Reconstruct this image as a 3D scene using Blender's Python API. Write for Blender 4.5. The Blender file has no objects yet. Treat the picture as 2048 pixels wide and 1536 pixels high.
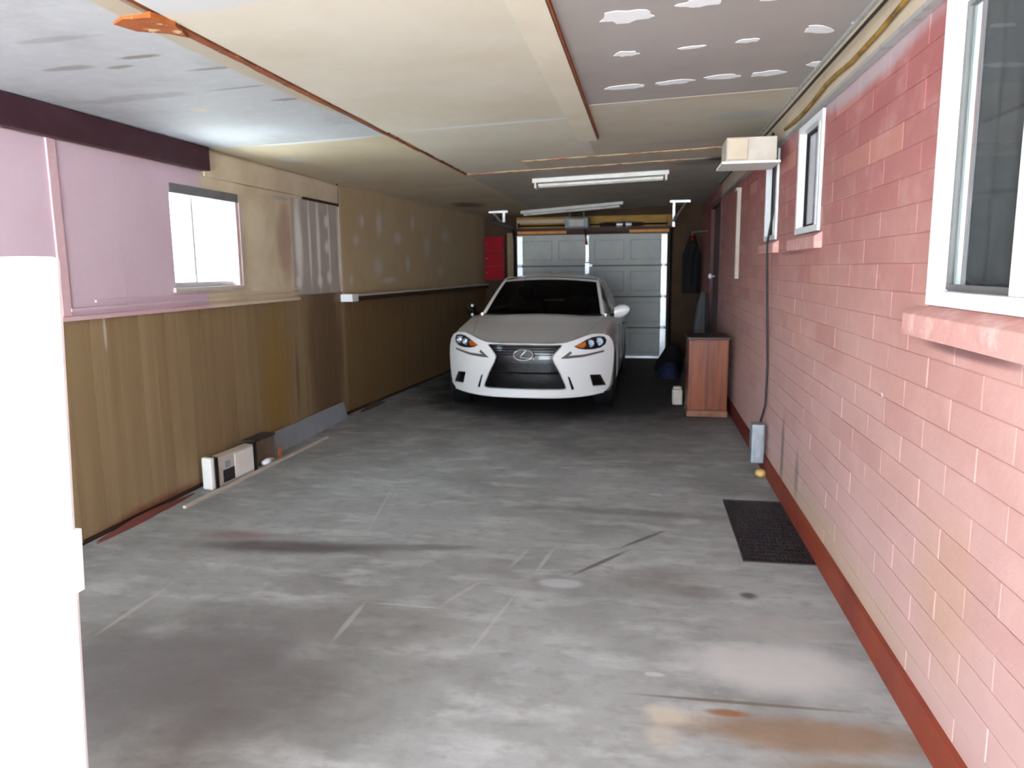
import bpy, bmesh, math, random
from mathutils import Vector, Matrix
from mathutils.geometry import delaunay_2d_cdt
random.seed(7)
SC = bpy.context.scene
COL = SC.collection
pi = math.pi

# ------------------------------------------------------------------ camera, sky, exposure
cam_d = bpy.data.cameras.new('camera'); cam = bpy.data.objects.new('camera', cam_d); COL.objects.link(cam)
F, YAW, PITCH, ROLL, H = 1489.5, 0.17602, 0.15345, -0.01051, 1.51825
fw = Vector((-math.sin(YAW)*math.cos(PITCH), math.cos(YAW)*math.cos(PITCH), -math.sin(PITCH)))
rt = Vector((math.cos(YAW), math.sin(YAW), 0)); up = rt.cross(fw)
r2 = rt*math.cos(ROLL)+up*math.sin(ROLL); u2 = -rt*math.sin(ROLL)+up*math.cos(ROLL)
M = Matrix((r2, u2, -fw)).transposed().to_4x4(); M.translation = Vector((0, 0, H))
cam.matrix_world = M
cam_d.sensor_width = 36; cam_d.lens = F/2048*36; cam_d.clip_start = 0.05; cam_d.clip_end = 200
cam_d.dof.use_dof = True; cam_d.dof.focus_distance = 1.3; cam_d.dof.aperture_fstop = 10.0
SC.camera = cam
w = bpy.data.worlds.new('overcast sky'); SC.world = w; w.use_nodes = True
bg = w.node_tree.nodes['Background']; bg.inputs[0].default_value = (0.78, 0.92, 1.08, 1); bg.inputs[1].default_value = 1.0
sun_d = bpy.data.lights.new('sun', 'SUN'); sun_d.energy = 7.; sun_d.angle = math.radians(3); sun_d.color = (.93, .97, 1.0)
sun = bpy.data.objects.new('sun', sun_d); COL.objects.link(sun)
_el, _az = math.radians(48), math.radians(12)       # high, from behind the camera and a little to the right
sun.rotation_euler = Vector((math.sin(_az)*math.cos(_el), -math.cos(_az)*math.cos(_el), math.sin(_el))).to_track_quat('Z', 'Y').to_euler()
SC.view_settings.view_transform = 'Standard'; SC.view_settings.look = 'None'
SC.view_settings.gamma = 1; SC.view_settings.use_curve_mapping = False
SC.view_settings.exposure = 4.35
SC.cycles.max_bounces = 14; SC.cycles.diffuse_bounces = 9; SC.cycles.transparent_max_bounces = 12

# ------------------------------------------------------------------ materials
def lin(c):
    o = []
    for v in c[:3]:
        v /= 255.
        o.append(v/12.92 if v <= .04045 else ((v+.055)/1.055)**2.4)
    return (*o, 1)
class Mat:
    def __init__(s, name, rgb, rough=.8, metal=0., coat=0., spec=.3):
        s.m = bpy.data.materials.new(name); s.m.use_nodes = True; s.t = s.m.node_tree
        s.b = s.t.nodes['Principled BSDF']; s.c = None; s.rgb = lin(rgb)
        s.b.inputs['Base Color'].default_value = s.rgb; s.b.inputs['Roughness'].default_value = rough
        s.b.inputs['Metallic'].default_value = metal; s.b.inputs['Coat Weight'].default_value = coat
        s.b.inputs['Specular IOR Level'].default_value = spec
        s.geo = s.N('ShaderNodeNewGeometry'); s.pos = s.geo.outputs['Position']; s.dst = None
    def N(s, k, **a):
        n = s.t.nodes.new(k)
        for q, v in a.items(): setattr(n, q, v)
        return n
    def L(s, a, b): s.t.links.new(a, b)
    def math(s, op, a, b=None, clamp=False):
        n = s.N('ShaderNodeMath', operation=op, use_clamp=clamp)
        for i, v in enumerate((a, b)):
            if v is None: continue
            if isinstance(v, (int, float)): n.inputs[i].default_value = v
            else: s.L(v, n.inputs[i])
        return n.outputs[0]
    def mix(s, fac, rgb):
        n = s.N('ShaderNodeMix', data_type='RGBA'); n.clamp_factor = True
        if isinstance(fac, (int, float)): n.inputs[0].default_value = fac
        else: s.L(fac, n.inputs[0])
        if s.c is None: n.inputs[6].default_value = s.rgb
        else: s.L(s.c, n.inputs[6])
        n.inputs[7].default_value = lin(rgb)
        s.c = n.outputs[2]; s.L(s.c, s.b.inputs['Base Color']); return s
    def noise_out(s, scale, stretch=(1, 1, 1), detail=5, rough=.6):
        mp = s.N('ShaderNodeMapping'); mp.inputs['Scale'].default_value = stretch; s.L(s.pos, mp.inputs[0])
        n = s.N('ShaderNodeTexNoise'); n.inputs['Scale'].default_value = scale; n.inputs['Detail'].default_value = detail
        n.inputs['Roughness'].default_value = rough; s.L(mp.outputs[0], n.inputs['Vector']); return n
    def noise(s, scale, rgb, lo=.4, hi=.7, amt=1., stretch=(1, 1, 1), detail=5):
        n = s.noise_out(scale, stretch, detail)
        mr = s.N('ShaderNodeMapRange'); s.L(n.outputs[0], mr.inputs[0])
        mr.inputs[1].default_value = lo; mr.inputs[2].default_value = hi; mr.inputs[4].default_value = amt
        return s.mix(mr.outputs[0], rgb)
    def blob(s, c, r, rgb, amt=1., rot=0., axis='Z', soft=.4, dist=.35):
        if s.dst is None:
            n = s.noise_out(3.2, (1, 1, 1), 4)
            v = s.N('ShaderNodeVectorMath', operation='SUBTRACT'); v.inputs[1].default_value = (.5, .5, .5)
            s.L(n.outputs['Color'], v.inputs[0]); s.dst = v.outputs[0]
        a = s.N('ShaderNodeVectorMath', operation='SUBTRACT'); s.L(s.pos, a.inputs[0]); a.inputs[1].default_value = c
        o = a.outputs[0]
        if rot:
            q = s.N('ShaderNodeVectorRotate', rotation_type=axis+'_AXIS'); s.L(o, q.inputs['Vector'])
            q.inputs['Angle'].default_value = -rot; o = q.outputs[0]
        b = s.N('ShaderNodeVectorMath', operation='MULTIPLY'); s.L(o, b.inputs[0]); b.inputs[1].default_value = tuple(1/x for x in r)
        d = s.N('ShaderNodeVectorMath', operation='MULTIPLY_ADD'); s.L(s.dst, d.inputs[0]); d.inputs[1].default_value = (dist*2,)*3
        s.L(b.outputs[0], d.inputs[2])
        l = s.N('ShaderNodeVectorMath', operation='LENGTH'); s.L(d.outputs[0], l.inputs[0])
        mr = s.N('ShaderNodeMapRange', interpolation_type='SMOOTHSTEP'); s.L(l.outputs['Value'], mr.inputs[0])
        mr.inputs[1].default_value = 1.; mr.inputs[2].default_value = 1.-soft; mr.inputs[3].default_value = 0; mr.inputs[4].default_value = amt
        return s.mix(mr.outputs[0], rgb)
    def grad(s, ax, a, b, rgb, amt=1.):
        sp = s.N('ShaderNodeSeparateXYZ'); s.L(s.pos, sp.inputs[0])
        mr = s.N('ShaderNodeMapRange'); s.L(sp.outputs[ax], mr.inputs[0])
        mr.inputs[1].default_value = a; mr.inputs[2].default_value = b; mr.inputs[4].default_value = amt
        return s.mix(mr.outputs[0], rgb)
    def rand(s, rgb, amt=.5):
        o = s.N('ShaderNodeObjectInfo'); return s.mix(s.math('MULTIPLY', o.outputs['Random'], amt), rgb)
    def bump(s, scale, strength=.2, dist=.004, stretch=(1, 1, 1)):
        n = s.noise_out(scale, stretch, 6); b = s.N('ShaderNodeBump'); b.inputs['Strength'].default_value = strength
        b.inputs['Distance'].default_value = dist; s.L(n.outputs[0], b.inputs['Height']); s.L(b.outputs[0], s.b.inputs['Normal']); return s
    def done(s): return s.m
BIG = 1e4
INF = BIG
# floor --------------------------------------------------------------
fm = Mat('stained concrete', (153, 156, 155), .72, spec=.35)
fm.noise(1.1, (110, 110, 109), .42, .66, .7, (1, 1.0, 1)).noise(2.6, (180, 183, 182), .5, .7, .75, (1, 2.2, 1)).noise(9, (112, 108, 104), .5, .75, .5, (1, 1.6, 1)).noise(40, (140, 136, 130), .5, .8, .35)
fm.blob((-.7, 10.0, 0), (3.0, 4.7, BIG), (92, 90, 90), .8, soft=.45, dist=.22); fm.blob((-.8, 10.2, 0), (2.4, 3.45, BIG), (40, 39, 41), .92, soft=.3, dist=.22)   # floor colour darker under and around the car
F0 = lambda *a, **k: fm.blob(*a, **k)
F0((-1.95, 3.68, 0), (.80, .13, BIG), (70, 62, 58), .8, rot=.05, soft=.7, dist=.3)
F0((-2.3, 3.82, 0), (.38, .12, BIG), (112, 78, 76), .55, soft=.8)
F0((-1.25, 3.78, 0), (.5, .07, BIG), (88, 82, 78), .6, rot=.12, soft=.7)
F0((-1.5, 4.35, 0), (.9, .16, BIG), (140, 140, 140), .4, soft=.8)
F0((-.1, 4.55, 0), (1.0, .10, BIG), (88, 86, 82), .5, rot=-.05, soft=.8)
F0((-.9, 5.2, 0), (1.4, .08, BIG), (138, 136, 132), .4, soft=.8)
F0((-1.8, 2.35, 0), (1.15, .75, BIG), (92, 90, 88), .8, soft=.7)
F0((-1.2, 2.9, 0), (.6, .25, BIG), (100, 95, 90), .4, soft=.8)
F0((.50, 2.78, 0), (.46, .24, BIG), (186, 186, 184), .8, soft=.6, dist=.4)
F0((.62, 3.1, 0), (.32, .16, BIG), (158, 156, 154), .6, soft=.6)
F0((.28, 3.42, 0), (.2, .11, BIG), (92, 84, 80), .5, soft=.7)
F0((.50, 3.42, 0), (.055, .05, BIG), (62, 54, 56), .8, soft=.7)
F0((.10, 3.55, 0), (.35, .2, BIG), (112, 106, 100), .45, soft=.8)
F0((-.38, 3.43, 0), (.13, .065, BIG), (176, 178, 182), .8, soft=.4, dist=.25)
F0((-.2, 3.72, 0), (.30, .022, BIG), (74, 72, 70), .8, rot=.95, soft=.6, dist=.12)
F0((0.02, 4.1, 0), (.26, .02, BIG), (78, 76, 73), .8, rot=.9, soft=.6, dist=.12)
F0((.1, 4.95, 0), (.06, .03, BIG), (190, 190, 188), .8, soft=.5, dist=.2)
F0((.55, 2.36, 0), (.55, .14, BIG), (128, 96, 62), .7, soft=.6)
F0((.70, 2.2, 0), (.4, .07, BIG), (110, 80, 40), .6, soft=.7)
F0((.13, 2.41, 0), (.12, .09, BIG), (196, 186, 168), .6, soft=.7, dist=1.)
F0((.08, 2.27, 0), (.09, .12, BIG), (186, 178, 164), .5, soft=.7, dist=1.)
F0((.30, 2.45, 0), (.09, .03, BIG), (130, 80, 30), .8, soft=.6)
F0((.36, 2.52, 0), (.5, .014, BIG), (96, 82, 72), .7, rot=.01, soft=.6, dist=.04)
F0((.06, 2.66, 0), (.05, .02, BIG), (190, 188, 182), .7, soft=.5)
F0((-.62, 3.0, 0), (.014, .42, BIG), (176, 176, 172), .5, rot=-.16, soft=.6, dist=.05)
F0((-.49, 3.72, 0), (.018, .2, BIG), (170, 170, 166), .75, rot=-.15, soft=.6, dist=.06)
F0((-1.25, 2.9, 0), (.02, .22, BIG), (176, 178, 176), .5, rot=0, soft=.6, dist=.06)
F0((-1.05, 3.08, 0), (.22, .014, BIG), (176, 182, 180), .5, rot=-.02, soft=.6, dist=.05)
F0((-.83, 3.25, 0), (.018, .2, BIG), (176, 176, 172), .5, rot=-.4, soft=.6, dist=.05)
F0((-.63, 3.72, 0), (.018, .18, BIG), (168, 168, 164), .7, rot=-.2, soft=.6, dist=.05)
F0((-2.27, 2.86, 0), (.02, .32, BIG), (178, 174, 168), .5, rot=0, soft=.6, dist=.06)
F0((-1.66, 4.45, 0), (.012, .65, BIG), (168, 168, 168), .6, rot=.17, soft=.6, dist=.03)
F0((.18, 3.9, 0), (.010, .22, BIG), (160, 160, 158), .4, rot=.3, soft=.6, dist=.04)
F0((.25, 5.8, 0), (.012, .7, BIG), (140, 140, 140), .5, rot=-.05, soft=.6, dist=.05)
fm.bump(30, .35, .003)
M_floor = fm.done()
M_drive = Mat('driveway concrete', (190, 188, 184), .8).noise(2, (170, 168, 164), .4, .7, .6).bump(30, .3).done()

# painted block wall ---------------------------------------------------
def pink_block(name, dark=False):
    k = .93 if dark else 1
    c = lambda *v: (v[0]*k*.955, v[1]*k*.955, v[2]*k*.965)
    m = Mat(name, c(198, 148, 138), .62, spec=.35)
    m.noise(1.6, c(208, 164, 154), .4, .65, .8, (1, .8, 1.6))
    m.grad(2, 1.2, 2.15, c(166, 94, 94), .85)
    # each block keeps its own faded coat
    sp = m.N('ShaderNodeSeparateXYZ'); m.L(m.pos, sp.inputs[0])
    row = m.math('FLOOR', m.math('DIVIDE', sp.outputs[2], .1016))
    sh = m.math('MULTIPLY', m.math('FLOORED_MODULO', row, 2.), .5)
    cell = m.math('FLOOR', m.math('ADD', m.math('DIVIDE', m.math('SUBTRACT', sp.outputs[1], 1.18), .4064), sh))
    cb = m.N('ShaderNodeCombineXYZ'); m.L(row, cb.inputs[0]); m.L(cell, cb.inputs[1])
    wn = m.N('ShaderNodeTexWhiteNoise'); m.L(cb.outputs[0], wn.inputs['Vector'])
    mr = m.N('ShaderNodeMapRange'); m.L(wn.outputs['Value'], mr.inputs[0]); mr.inputs[1].default_value = .72; mr.inputs[2].default_value = 1.; mr.inputs[4].default_value = .55
    m.mix(mr.outputs[0], c(206, 150, 132))
    mr = m.N('ShaderNodeMapRange'); m.L(wn.outputs['Value'], mr.inputs[0]); mr.inputs[1].default_value = .28; mr.inputs[2].default_value = 0.; mr.inputs[4].default_value = .4
    m.mix(mr.outputs[0], c(174, 104, 100))
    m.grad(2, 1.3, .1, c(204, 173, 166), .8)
    m.noise(5, c(218, 176, 166), .52, .75, .4, (1, 1, 1.4))
    m.blob((.91, 3.9, .10), (BIG, 2.2, .26), c(196, 172, 144), .7, soft=.8)
    m.blob((.91, 2.35, .5), (BIG, .35, .35), c(196, 158, 128), .5, soft=.9)
    m.blob((.91, 3.6, 2.34), (BIG, 1.1, .10), c(188, 178, 182), .75, soft=.5, dist=.3)
    m.blob((.91, 4.75, 2.30), (BIG, .5, .14), c(178, 160, 166), .55, soft=.6, dist=.3)
    m.blob((.91, 5.02, .30), (BIG, .075, .32), (78, 74, 76), .7, soft=.7, dist=.25)
    m.blob((.91, 4.55, .28), (BIG, .07, .20), (108, 100, 104), .65, soft=.7, dist=.25)
    m.blob((.91, 2.3, 1.268), (BIG, .5, .03), (92, 62, 62), .75, soft=.7, dist=.2)
    m.blob((.91, 5.0, 1.6), (BIG, .6, .02), (92, 56, 52), .5, soft=.7, dist=.2)
    m.blob((.91, 3.05, 1.02), (BIG, .018, .012), (238, 230, 220), .9, soft=.5, dist=.1)
    m.blob((.91, 2.645, 1.9), (BIG, .02, .5), (188, 84, 52), .7, soft=.7, dist=.1)
    m.bump(26, .5, .004)
    return m.done()
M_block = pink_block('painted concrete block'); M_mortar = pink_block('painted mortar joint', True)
M_base = Mat('red brown base paint', (138, 62, 42), .55).noise(4, (110, 44, 40), .45, .7, .6, (1, 1, 1)).grad(1, 4.4, 7, (104, 26, 26), .9).bump(20, .3).done()
M_sill = Mat('painted sill block', (206, 156, 148), .7).noise(12, (228, 194, 186), .52, .68, .7).noise(4, (168, 96, 92), .5, .75, .5).bump(25, .5, .006).done()
# left wall -----------------------------------------------------------
M_pink = Mat('pink painted board', (206, 184, 194), .6, spec=.3).noise(1.3, (198, 172, 184), .42, .7, .6).noise(20, (214, 194, 204), .5, .8, .3).bump(60, .15, .002).done()
M_pinkt = Mat('pale pink batten', (205, 172, 176), .55).noise(14, (222, 196, 200), .5, .7, .5).done()
M_tan = Mat('tan board', (216, 203, 178), .75).noise(2.2, (184, 166, 134), .42, .7, .7).noise(7, (204, 194, 176), .5, .75, .5)
M_tan.blob((-3.1, 6.15, 1.75), (BIG, .18, .45), (170, 140, 122), .7, soft=.6).blob((-3.1, 6.1, 2.14), (BIG, .22, .025), (172, 172, 166), .8, soft=.5, dist=.2)
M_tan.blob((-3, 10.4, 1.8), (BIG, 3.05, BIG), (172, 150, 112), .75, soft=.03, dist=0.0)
for yy, zz, ry, rz, a in ((7.9, 2.05, .08, .10, .6), (8.35, 2.05, .12, .22, .55), (8.3, 1.55, .2, .14, .45), (7.75, 1.85, .1, .1, .4), (8.9, 1.9, .16, .12, .5), (9.4, 2.1, .1, .15, .55),
                          (9.2, 1.6, .14, .15, .5), (9.9, 1.8, .2, .25, .4), (8.6, 1.4, .3, .06, .5), (7.6, 1.42, .06, .08, .6), (10.7, 2.0, .3, .15, .4), (10.4, 1.5, .2, .1, .4)):
    M_tan.blob((-2.95, yy, zz), (BIG, ry, rz), (200, 200, 198), min(1, a*1.35), soft=.9, dist=.5)
M_tan = M_tan.bump(30, .2).done()
mm = Mat('mudded grey board', (182, 174, 166), .85).noise(3, (166, 156, 148), .45, .7, .5)
for y0, ry in ((6.43, .10), (6.66, .035), (6.85, .055), (7.10, .03), (7.33, .035)):
    mm.blob((-3.1, y0, 1.78), (BIG, ry, .6), (236, 236, 232), .9, soft=.7, dist=.28)
for y0, z0 in ((7.07, 1.45), (7.05, 1.75), (7.06, 2.0), (6.85, 1.42), (6.4, 1.42)):
    mm.blob((-3.1, y0, z0), (BIG, .08, .09), (236, 236, 232), .85, soft=.7, dist=.3)
M_mud = mm.bump(18, .3).done()
M_wood = Mat('brown panelling', (152, 131, 98), .55).noise(2.0, (130, 108, 76), .4, .7, .7, (1, 6, .25)).noise(7, (150, 128, 92), .5, .75, .5, (1, 9, .2)).rand((116, 92, 62), .35)
M_wood.blob((-3.1, 5.85, .6), (BIG, .38, .9), (142, 112, 52), .7, soft=.7, dist=.2).blob((-3.1, 6.9, .7), (BIG, .5, 1.2), (82, 56, 42), .6, soft=.4, dist=.15)
M_wood.blob((-3.1, 6.25, .55), (BIG, .05, .5), (70, 44, 34), .55, soft=.8, dist=.3).blob((-3.1, 3.85, 1.18), (BIG, .018, .14), (188, 180, 168), .7, soft=.6, dist=.1)
M_wood.blob((-3.1, 6.33, 1.1), (BIG, .02, .22), (168, 150, 128), .5, soft=.6, dist=.1).blob((-3.1, 4.2, .0), (BIG, .9, .10), (110, 44, 34), .7, soft=.6, dist=.3)
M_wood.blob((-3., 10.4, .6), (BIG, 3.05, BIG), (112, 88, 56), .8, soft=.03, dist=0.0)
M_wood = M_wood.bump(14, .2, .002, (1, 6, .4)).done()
M_groove = Mat('dark groove', (62, 46, 34), .8).noise(4, (44, 32, 24)).done()
M_maroon = Mat('maroon fascia paint', (62, 36, 44), .6).noise(4, (78, 52, 60), .45, .7, .7, (1, 1, 2)).noise(1.3, (52, 26, 34), .4, .7, .6).done()
M_white = Mat('white vinyl', (232, 234, 236), .35, spec=.5).noise(10, (220, 222, 224), .5, .8, .4).done()
M_gate = Mat('white painted post', (240, 242, 244), .5).noise(6, (228, 232, 236), .5, .8, .5).done()
M_offw = Mat('dusty off white', (196, 188, 176), .6).noise(8, (172, 160, 144), .45, .7, .6).done()
M_cream = Mat('cream trim paint', (198, 184, 162), .6).noise(5, (178, 160, 134), .45, .75, .6).done()
M_greytrim = Mat('weathered grey edge', (160, 158, 156), .7).noise(12, (120, 116, 110), .5, .7, .6).done()
# ceiling -------------------------------------------------------------
m = Mat('white peeling ceiling paint', (176, 180, 183), .7).noise(2.2, (150, 150, 150), .5, .72, .6).noise(14, (198, 202, 206), .5, .8, .4)
for x0, y0, rx, ry, a in ((-2.1, 3.0, .12, .03, .7), (-2.3, 3.1, .1, .03, .6), (-1.95, 3.25, .14, .025, .6), (-2.5, 3.05, .12, .04, .5), (-2.02, 3.6, .18, .02, .5), (-1.9, 3.9, .1, .03, .6), (-2.6, 3.6, .35, .08, .3), (-2.25, 2.7, .2, .04, .3)):
    m.blob((x0, y0, 0), (rx, ry, BIG), (126, 120, 112), min(1, a*1.3), soft=.5, dist=.8)
m.blob((-1.80, 3.2, 0), (.075, 1.35, BIG), (176, 164, 142), .95, soft=.25, dist=.22, rot=-.02)
m.blob((-2.45, 3.95, 0), (.05, .07, BIG), (200, 186, 160), .9, soft=.5)
m.blob((-2.75, 4.6, 0), (.8, .55, BIG), (210, 216, 222), .7, soft=.9)  # pale patch paints the window light bounced up onto the ceiling
M_cwhite = m.bump(10, .35, .006).done()
M_ccream = Mat('cream ceiling board', (206, 200, 184), .75).noise(1.2, (196, 186, 166), .4, .7, .8).noise(5, (210, 206, 194), .5, .75, .5).blob((-1.0, 5.0, 0), (.75, .045, BIG), (216, 220, 222), .85, soft=.5, dist=.12).blob((-1.6, 2.5, 0), (.5, .12, BIG), (190, 194, 196), .8, soft=.4, dist=.4).blob((-.36, 6.2, 0), (.16, .36, BIG), (186, 188, 190), .8, soft=.6, dist=.4).bump(14, .2).done()
M_cleft = Mat('tan ceiling board', (196, 184, 158), .75).noise(1.4, (180, 166, 140), .4, .7, .8).blob((-2.3, 5.08, 0), (.6, .07, BIG), (204, 210, 214), .9, soft=.5, dist=.3).blob((-2.8, 5.75, 0), (.12, .14, BIG), (190, 192, 192), .8, soft=.5).blob((-2.45, 10.4, 0), (.3, .6, BIG), (50, 40, 34), .7, soft=.7).bump(14, .2).done()
M_cgrey = Mat('bare grey drywall', (158, 152, 148), .85).noise(1.6, (146, 140, 136), .4, .7, .7).noise(30, (166, 160, 156), .5, .8, .3).bump(40, .1).done()
M_cmid = Mat('beige ceiling board', (190, 182, 166), .75).noise(2.2, (176, 168, 150), .4, .7, .7).blob((-.12, 4.74, 0), (.25, .045, BIG), (186, 186, 184), .8, soft=.5, dist=.15).blob((.62, 5.38, 0), (.24, .17, BIG), (170, 170, 170), .7, soft=.3, dist=.2).blob((.4, 4.73, 0), (.5, .035, BIG), (186, 166, 138), .7, soft=.5, dist=.1).blob((.25, 6.3, 0), (.6, .12, BIG), (160, 160, 160), .5, soft=.7, dist=.3).bump(14, .2).done()
M_cdark = Mat('dingy ceiling board', (176, 170, 158), .75).noise(1.2, (158, 150, 138), .4, .7, .8).blob((.55, 7.6, 0), (.4, .3, BIG), (130, 128, 128), .7, soft=.6, dist=.3).blob((.7, 7.4, 0), (.2, .25, BIG), (30, 28, 32), .8, soft=.6, dist=.2).bump(14, .2).done()
M_rust = Mat('exposed orange brown wood', (160, 88, 40), .8).noise(9, (116, 58, 24), .45, .65, .8).noise(16, (214, 190, 150), .56, .66, .9, (1, 1, 1)).bump(30, .5).done()
M_rustd = Mat('exposed red brown wood', (136, 74, 38), .8).noise(8, (96, 48, 24), .45, .7, .8).noise(20, (176, 120, 76), .62, .7, .8).bump(30, .5).done()
M_rustl = Mat('orange and cream torn edge', (226, 200, 158), .8).noise(9, (178, 98, 44), .48, .6, .9).bump(30, .5).done()
M_compound = Mat('white joint compound', (226, 228, 230), .75).noise(12, (214, 216, 218), .5, .7, .5).done()
M_batten = Mat('cream ceiling batten', (212, 204, 186), .65).noise(3, (200, 190, 168), .4, .7, .6).noise(24, (206, 196, 178), .55, .75, .5).done()
# misc ------------------------------------------------------------------
def simple(name, rgb, rough=.6, metal=0., n=None, scale=8, coat=0., spec=.4, amt=.6):
    q = Mat(name, rgb, rough, metal, coat, spec)
    return q.noise(scale, n or tuple(v*.8 for v in rgb), .45, .7, amt).done()
M_darkin = simple('dark grey curtain', (84, 84, 88), .9)
M_blind = simple('grey curtain', (112, 112, 110), .9, n=(84, 84, 86), scale=3)
M_black = simple('black rubber', (18, 18, 19), .6)
M_iron = simple('dark iron', (52, 50, 54), .5, .3, n=(84, 62, 50))
M_void = simple('dirt below grate', (16, 15, 15), .9)
M_redwood = Mat('reddish brown wood veneer', (140, 72, 38), .4, coat=.2).noise(3, (92, 46, 32), .4, .65, .8, (8, 8, .6)).noise(2, (160, 88, 44), .5, .7, .6, (3, 3, .5)).done()
M_redwood2 = simple('dark wood top', (58, 34, 28), .4)
M_plinth = simple('worn wood plinth', (150, 104, 76), .6, n=(110, 66, 48))
M_red = simple('red cabinet paint', (156, 8, 28), .6, n=(120, 6, 22), spec=.15, scale=6)
M_red2 = simple('dark red edging', (96, 8, 20), .5)
M_door = Mat('grey garage door', (196, 198, 194), .6).noise(5, (182, 184, 178), .4, .7, .6).done()
M_stile = simple('pale steel stile', (236, 238, 238), .42, .85, n=(214, 216, 214))
M_galv = simple('galvanised steel', (168, 172, 176), .35, .7)
M_dsteel = simple('dark steel track', (42, 42, 46), .4, .6)
M_backwall = Mat('brown rear wall', (78, 60, 44), .8).noise(3, (60, 46, 34), .4, .7, .8).done()
M_header = Mat('yellow plywood header', (176, 140, 72), .7).noise(5, (140, 104, 50), .4, .7, .8, (1, 1, 5)).done()
M_orange = simple('fresh orange lumber', (236, 158, 84), .6, n=(200, 120, 60))
M_darkw = simple('dark stained beam', (70, 40, 30), .6)
M_tube = simple('fluorescent tube', (232, 230, 222), .25)
M_fix = simple('dusty fixture enamel', (234, 233, 228), .45, n=(214, 208, 196))
M_motor = simple('grey opener housing', (132, 142, 146), .4)
M_doorbrown = simple('dark red brown door', (56, 30, 28), .45)
M_chrome = simple('polished chrome', (238, 238, 240), .25, .9, n=(215, 216, 218))
M_ivory = simple('white porcelain knob', (240, 240, 244), .2, coat=.5)
M_cable = Mat('yellow brown cable', (150, 116, 52), .6).noise(7, (92, 66, 34), .42, .65, .9).done()
M_wire = simple('black cable', (40, 36, 38), .6)
M_ebox = simple('grey metal outlet box', (150, 154, 158), .45, .4, n=(118, 122, 128), scale=12)
M_slate = simple('grey painted board', (150, 158, 166), .6, n=(132, 138, 144), scale=5)
M_cloth = simple('black cloth', (24, 22, 26), .95)
M_tarp = simple('grey tarp', (58, 58, 62), .7, n=(34, 34, 38))
M_blue = simple('navy cloth', (30, 34, 66), .9)
M_paint = Mat('white car paint', (238, 238, 236), .3, coat=.9, spec=.5); M_paint.b.inputs['Coat Roughness'].default_value = .2; M_paint = M_paint.noise(1.5, (234, 234, 231), .4, .7, .5).done()
M_gloss = simple('gloss black plastic', (14, 14, 16), .25, coat=.4)
M_mesh = simple('black honeycomb mesh', (34, 34, 38), .3, .4)
M_amber = simple('amber lens', (222, 112, 30), .2, coat=1.)
M_lens = simple('projector lens', (190, 205, 220), .08, .6, coat=1.)
M_silver = simple('silver reflector', (180, 184, 190), .2, .9)
M_seat = simple('dark seat', (46, 34, 34), .8)
M_rim = simple('dark alloy', (90, 92, 96), .3, .8)
def glass(name, tint, mixf):
    q = bpy.data.materials.new(name); q.use_nodes = True; t = q.node_tree
    for n in list(t.nodes): t.nodes.remove(n)
    o = t.nodes.new('ShaderNodeOutputMaterial'); mx = t.nodes.new('ShaderNodeMixShader')
    g = t.nodes.new('ShaderNodeBsdfGlossy'); g.inputs['Roughness'].default_value = .03
    tr = t.nodes.new('ShaderNodeBsdfTransparent'); tr.inputs[0].default_value = (*tint, 1)
    fr = t.nodes.new('ShaderNodeFresnel'); fr.inputs[0].default_value = 1.5
    ma = t.nodes.new('ShaderNodeMath'); ma.operation = 'MULTIPLY'; ma.inputs[1].default_value = mixf; bf = t.nodes.new('ShaderNodeNewGeometry'); m2 = t.nodes.new('ShaderNodeMath'); m2.operation = 'SUBTRACT'; m2.inputs[0].default_value = 1; t.links.new(bf.outputs['Backfacing'], m2.inputs[1]); m3 = t.nodes.new('ShaderNodeMath'); m3.operation = 'MULTIPLY'; t.links.new(m2.outputs[0], m3.inputs[1])
    t.links.new(fr.outputs[0], ma.inputs[0]); t.links.new(ma.outputs[0], m3.inputs[0]); t.links.new(m3.outputs[0], mx.inputs[0])
    t.links.new(tr.outputs[0], mx.inputs[1]); t.links.new(g.outputs[0], mx.inputs[2]); t.links.new(mx.outputs[0], o.inputs[0]); return q
M_glass = glass('window glass', (.93, .96, .95), 1.); M_tint = glass('tinted car glass', (.16, .16, .16), .45); M_clear = glass('clear lamp cover', (.95, .95, .95), .8)

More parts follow.
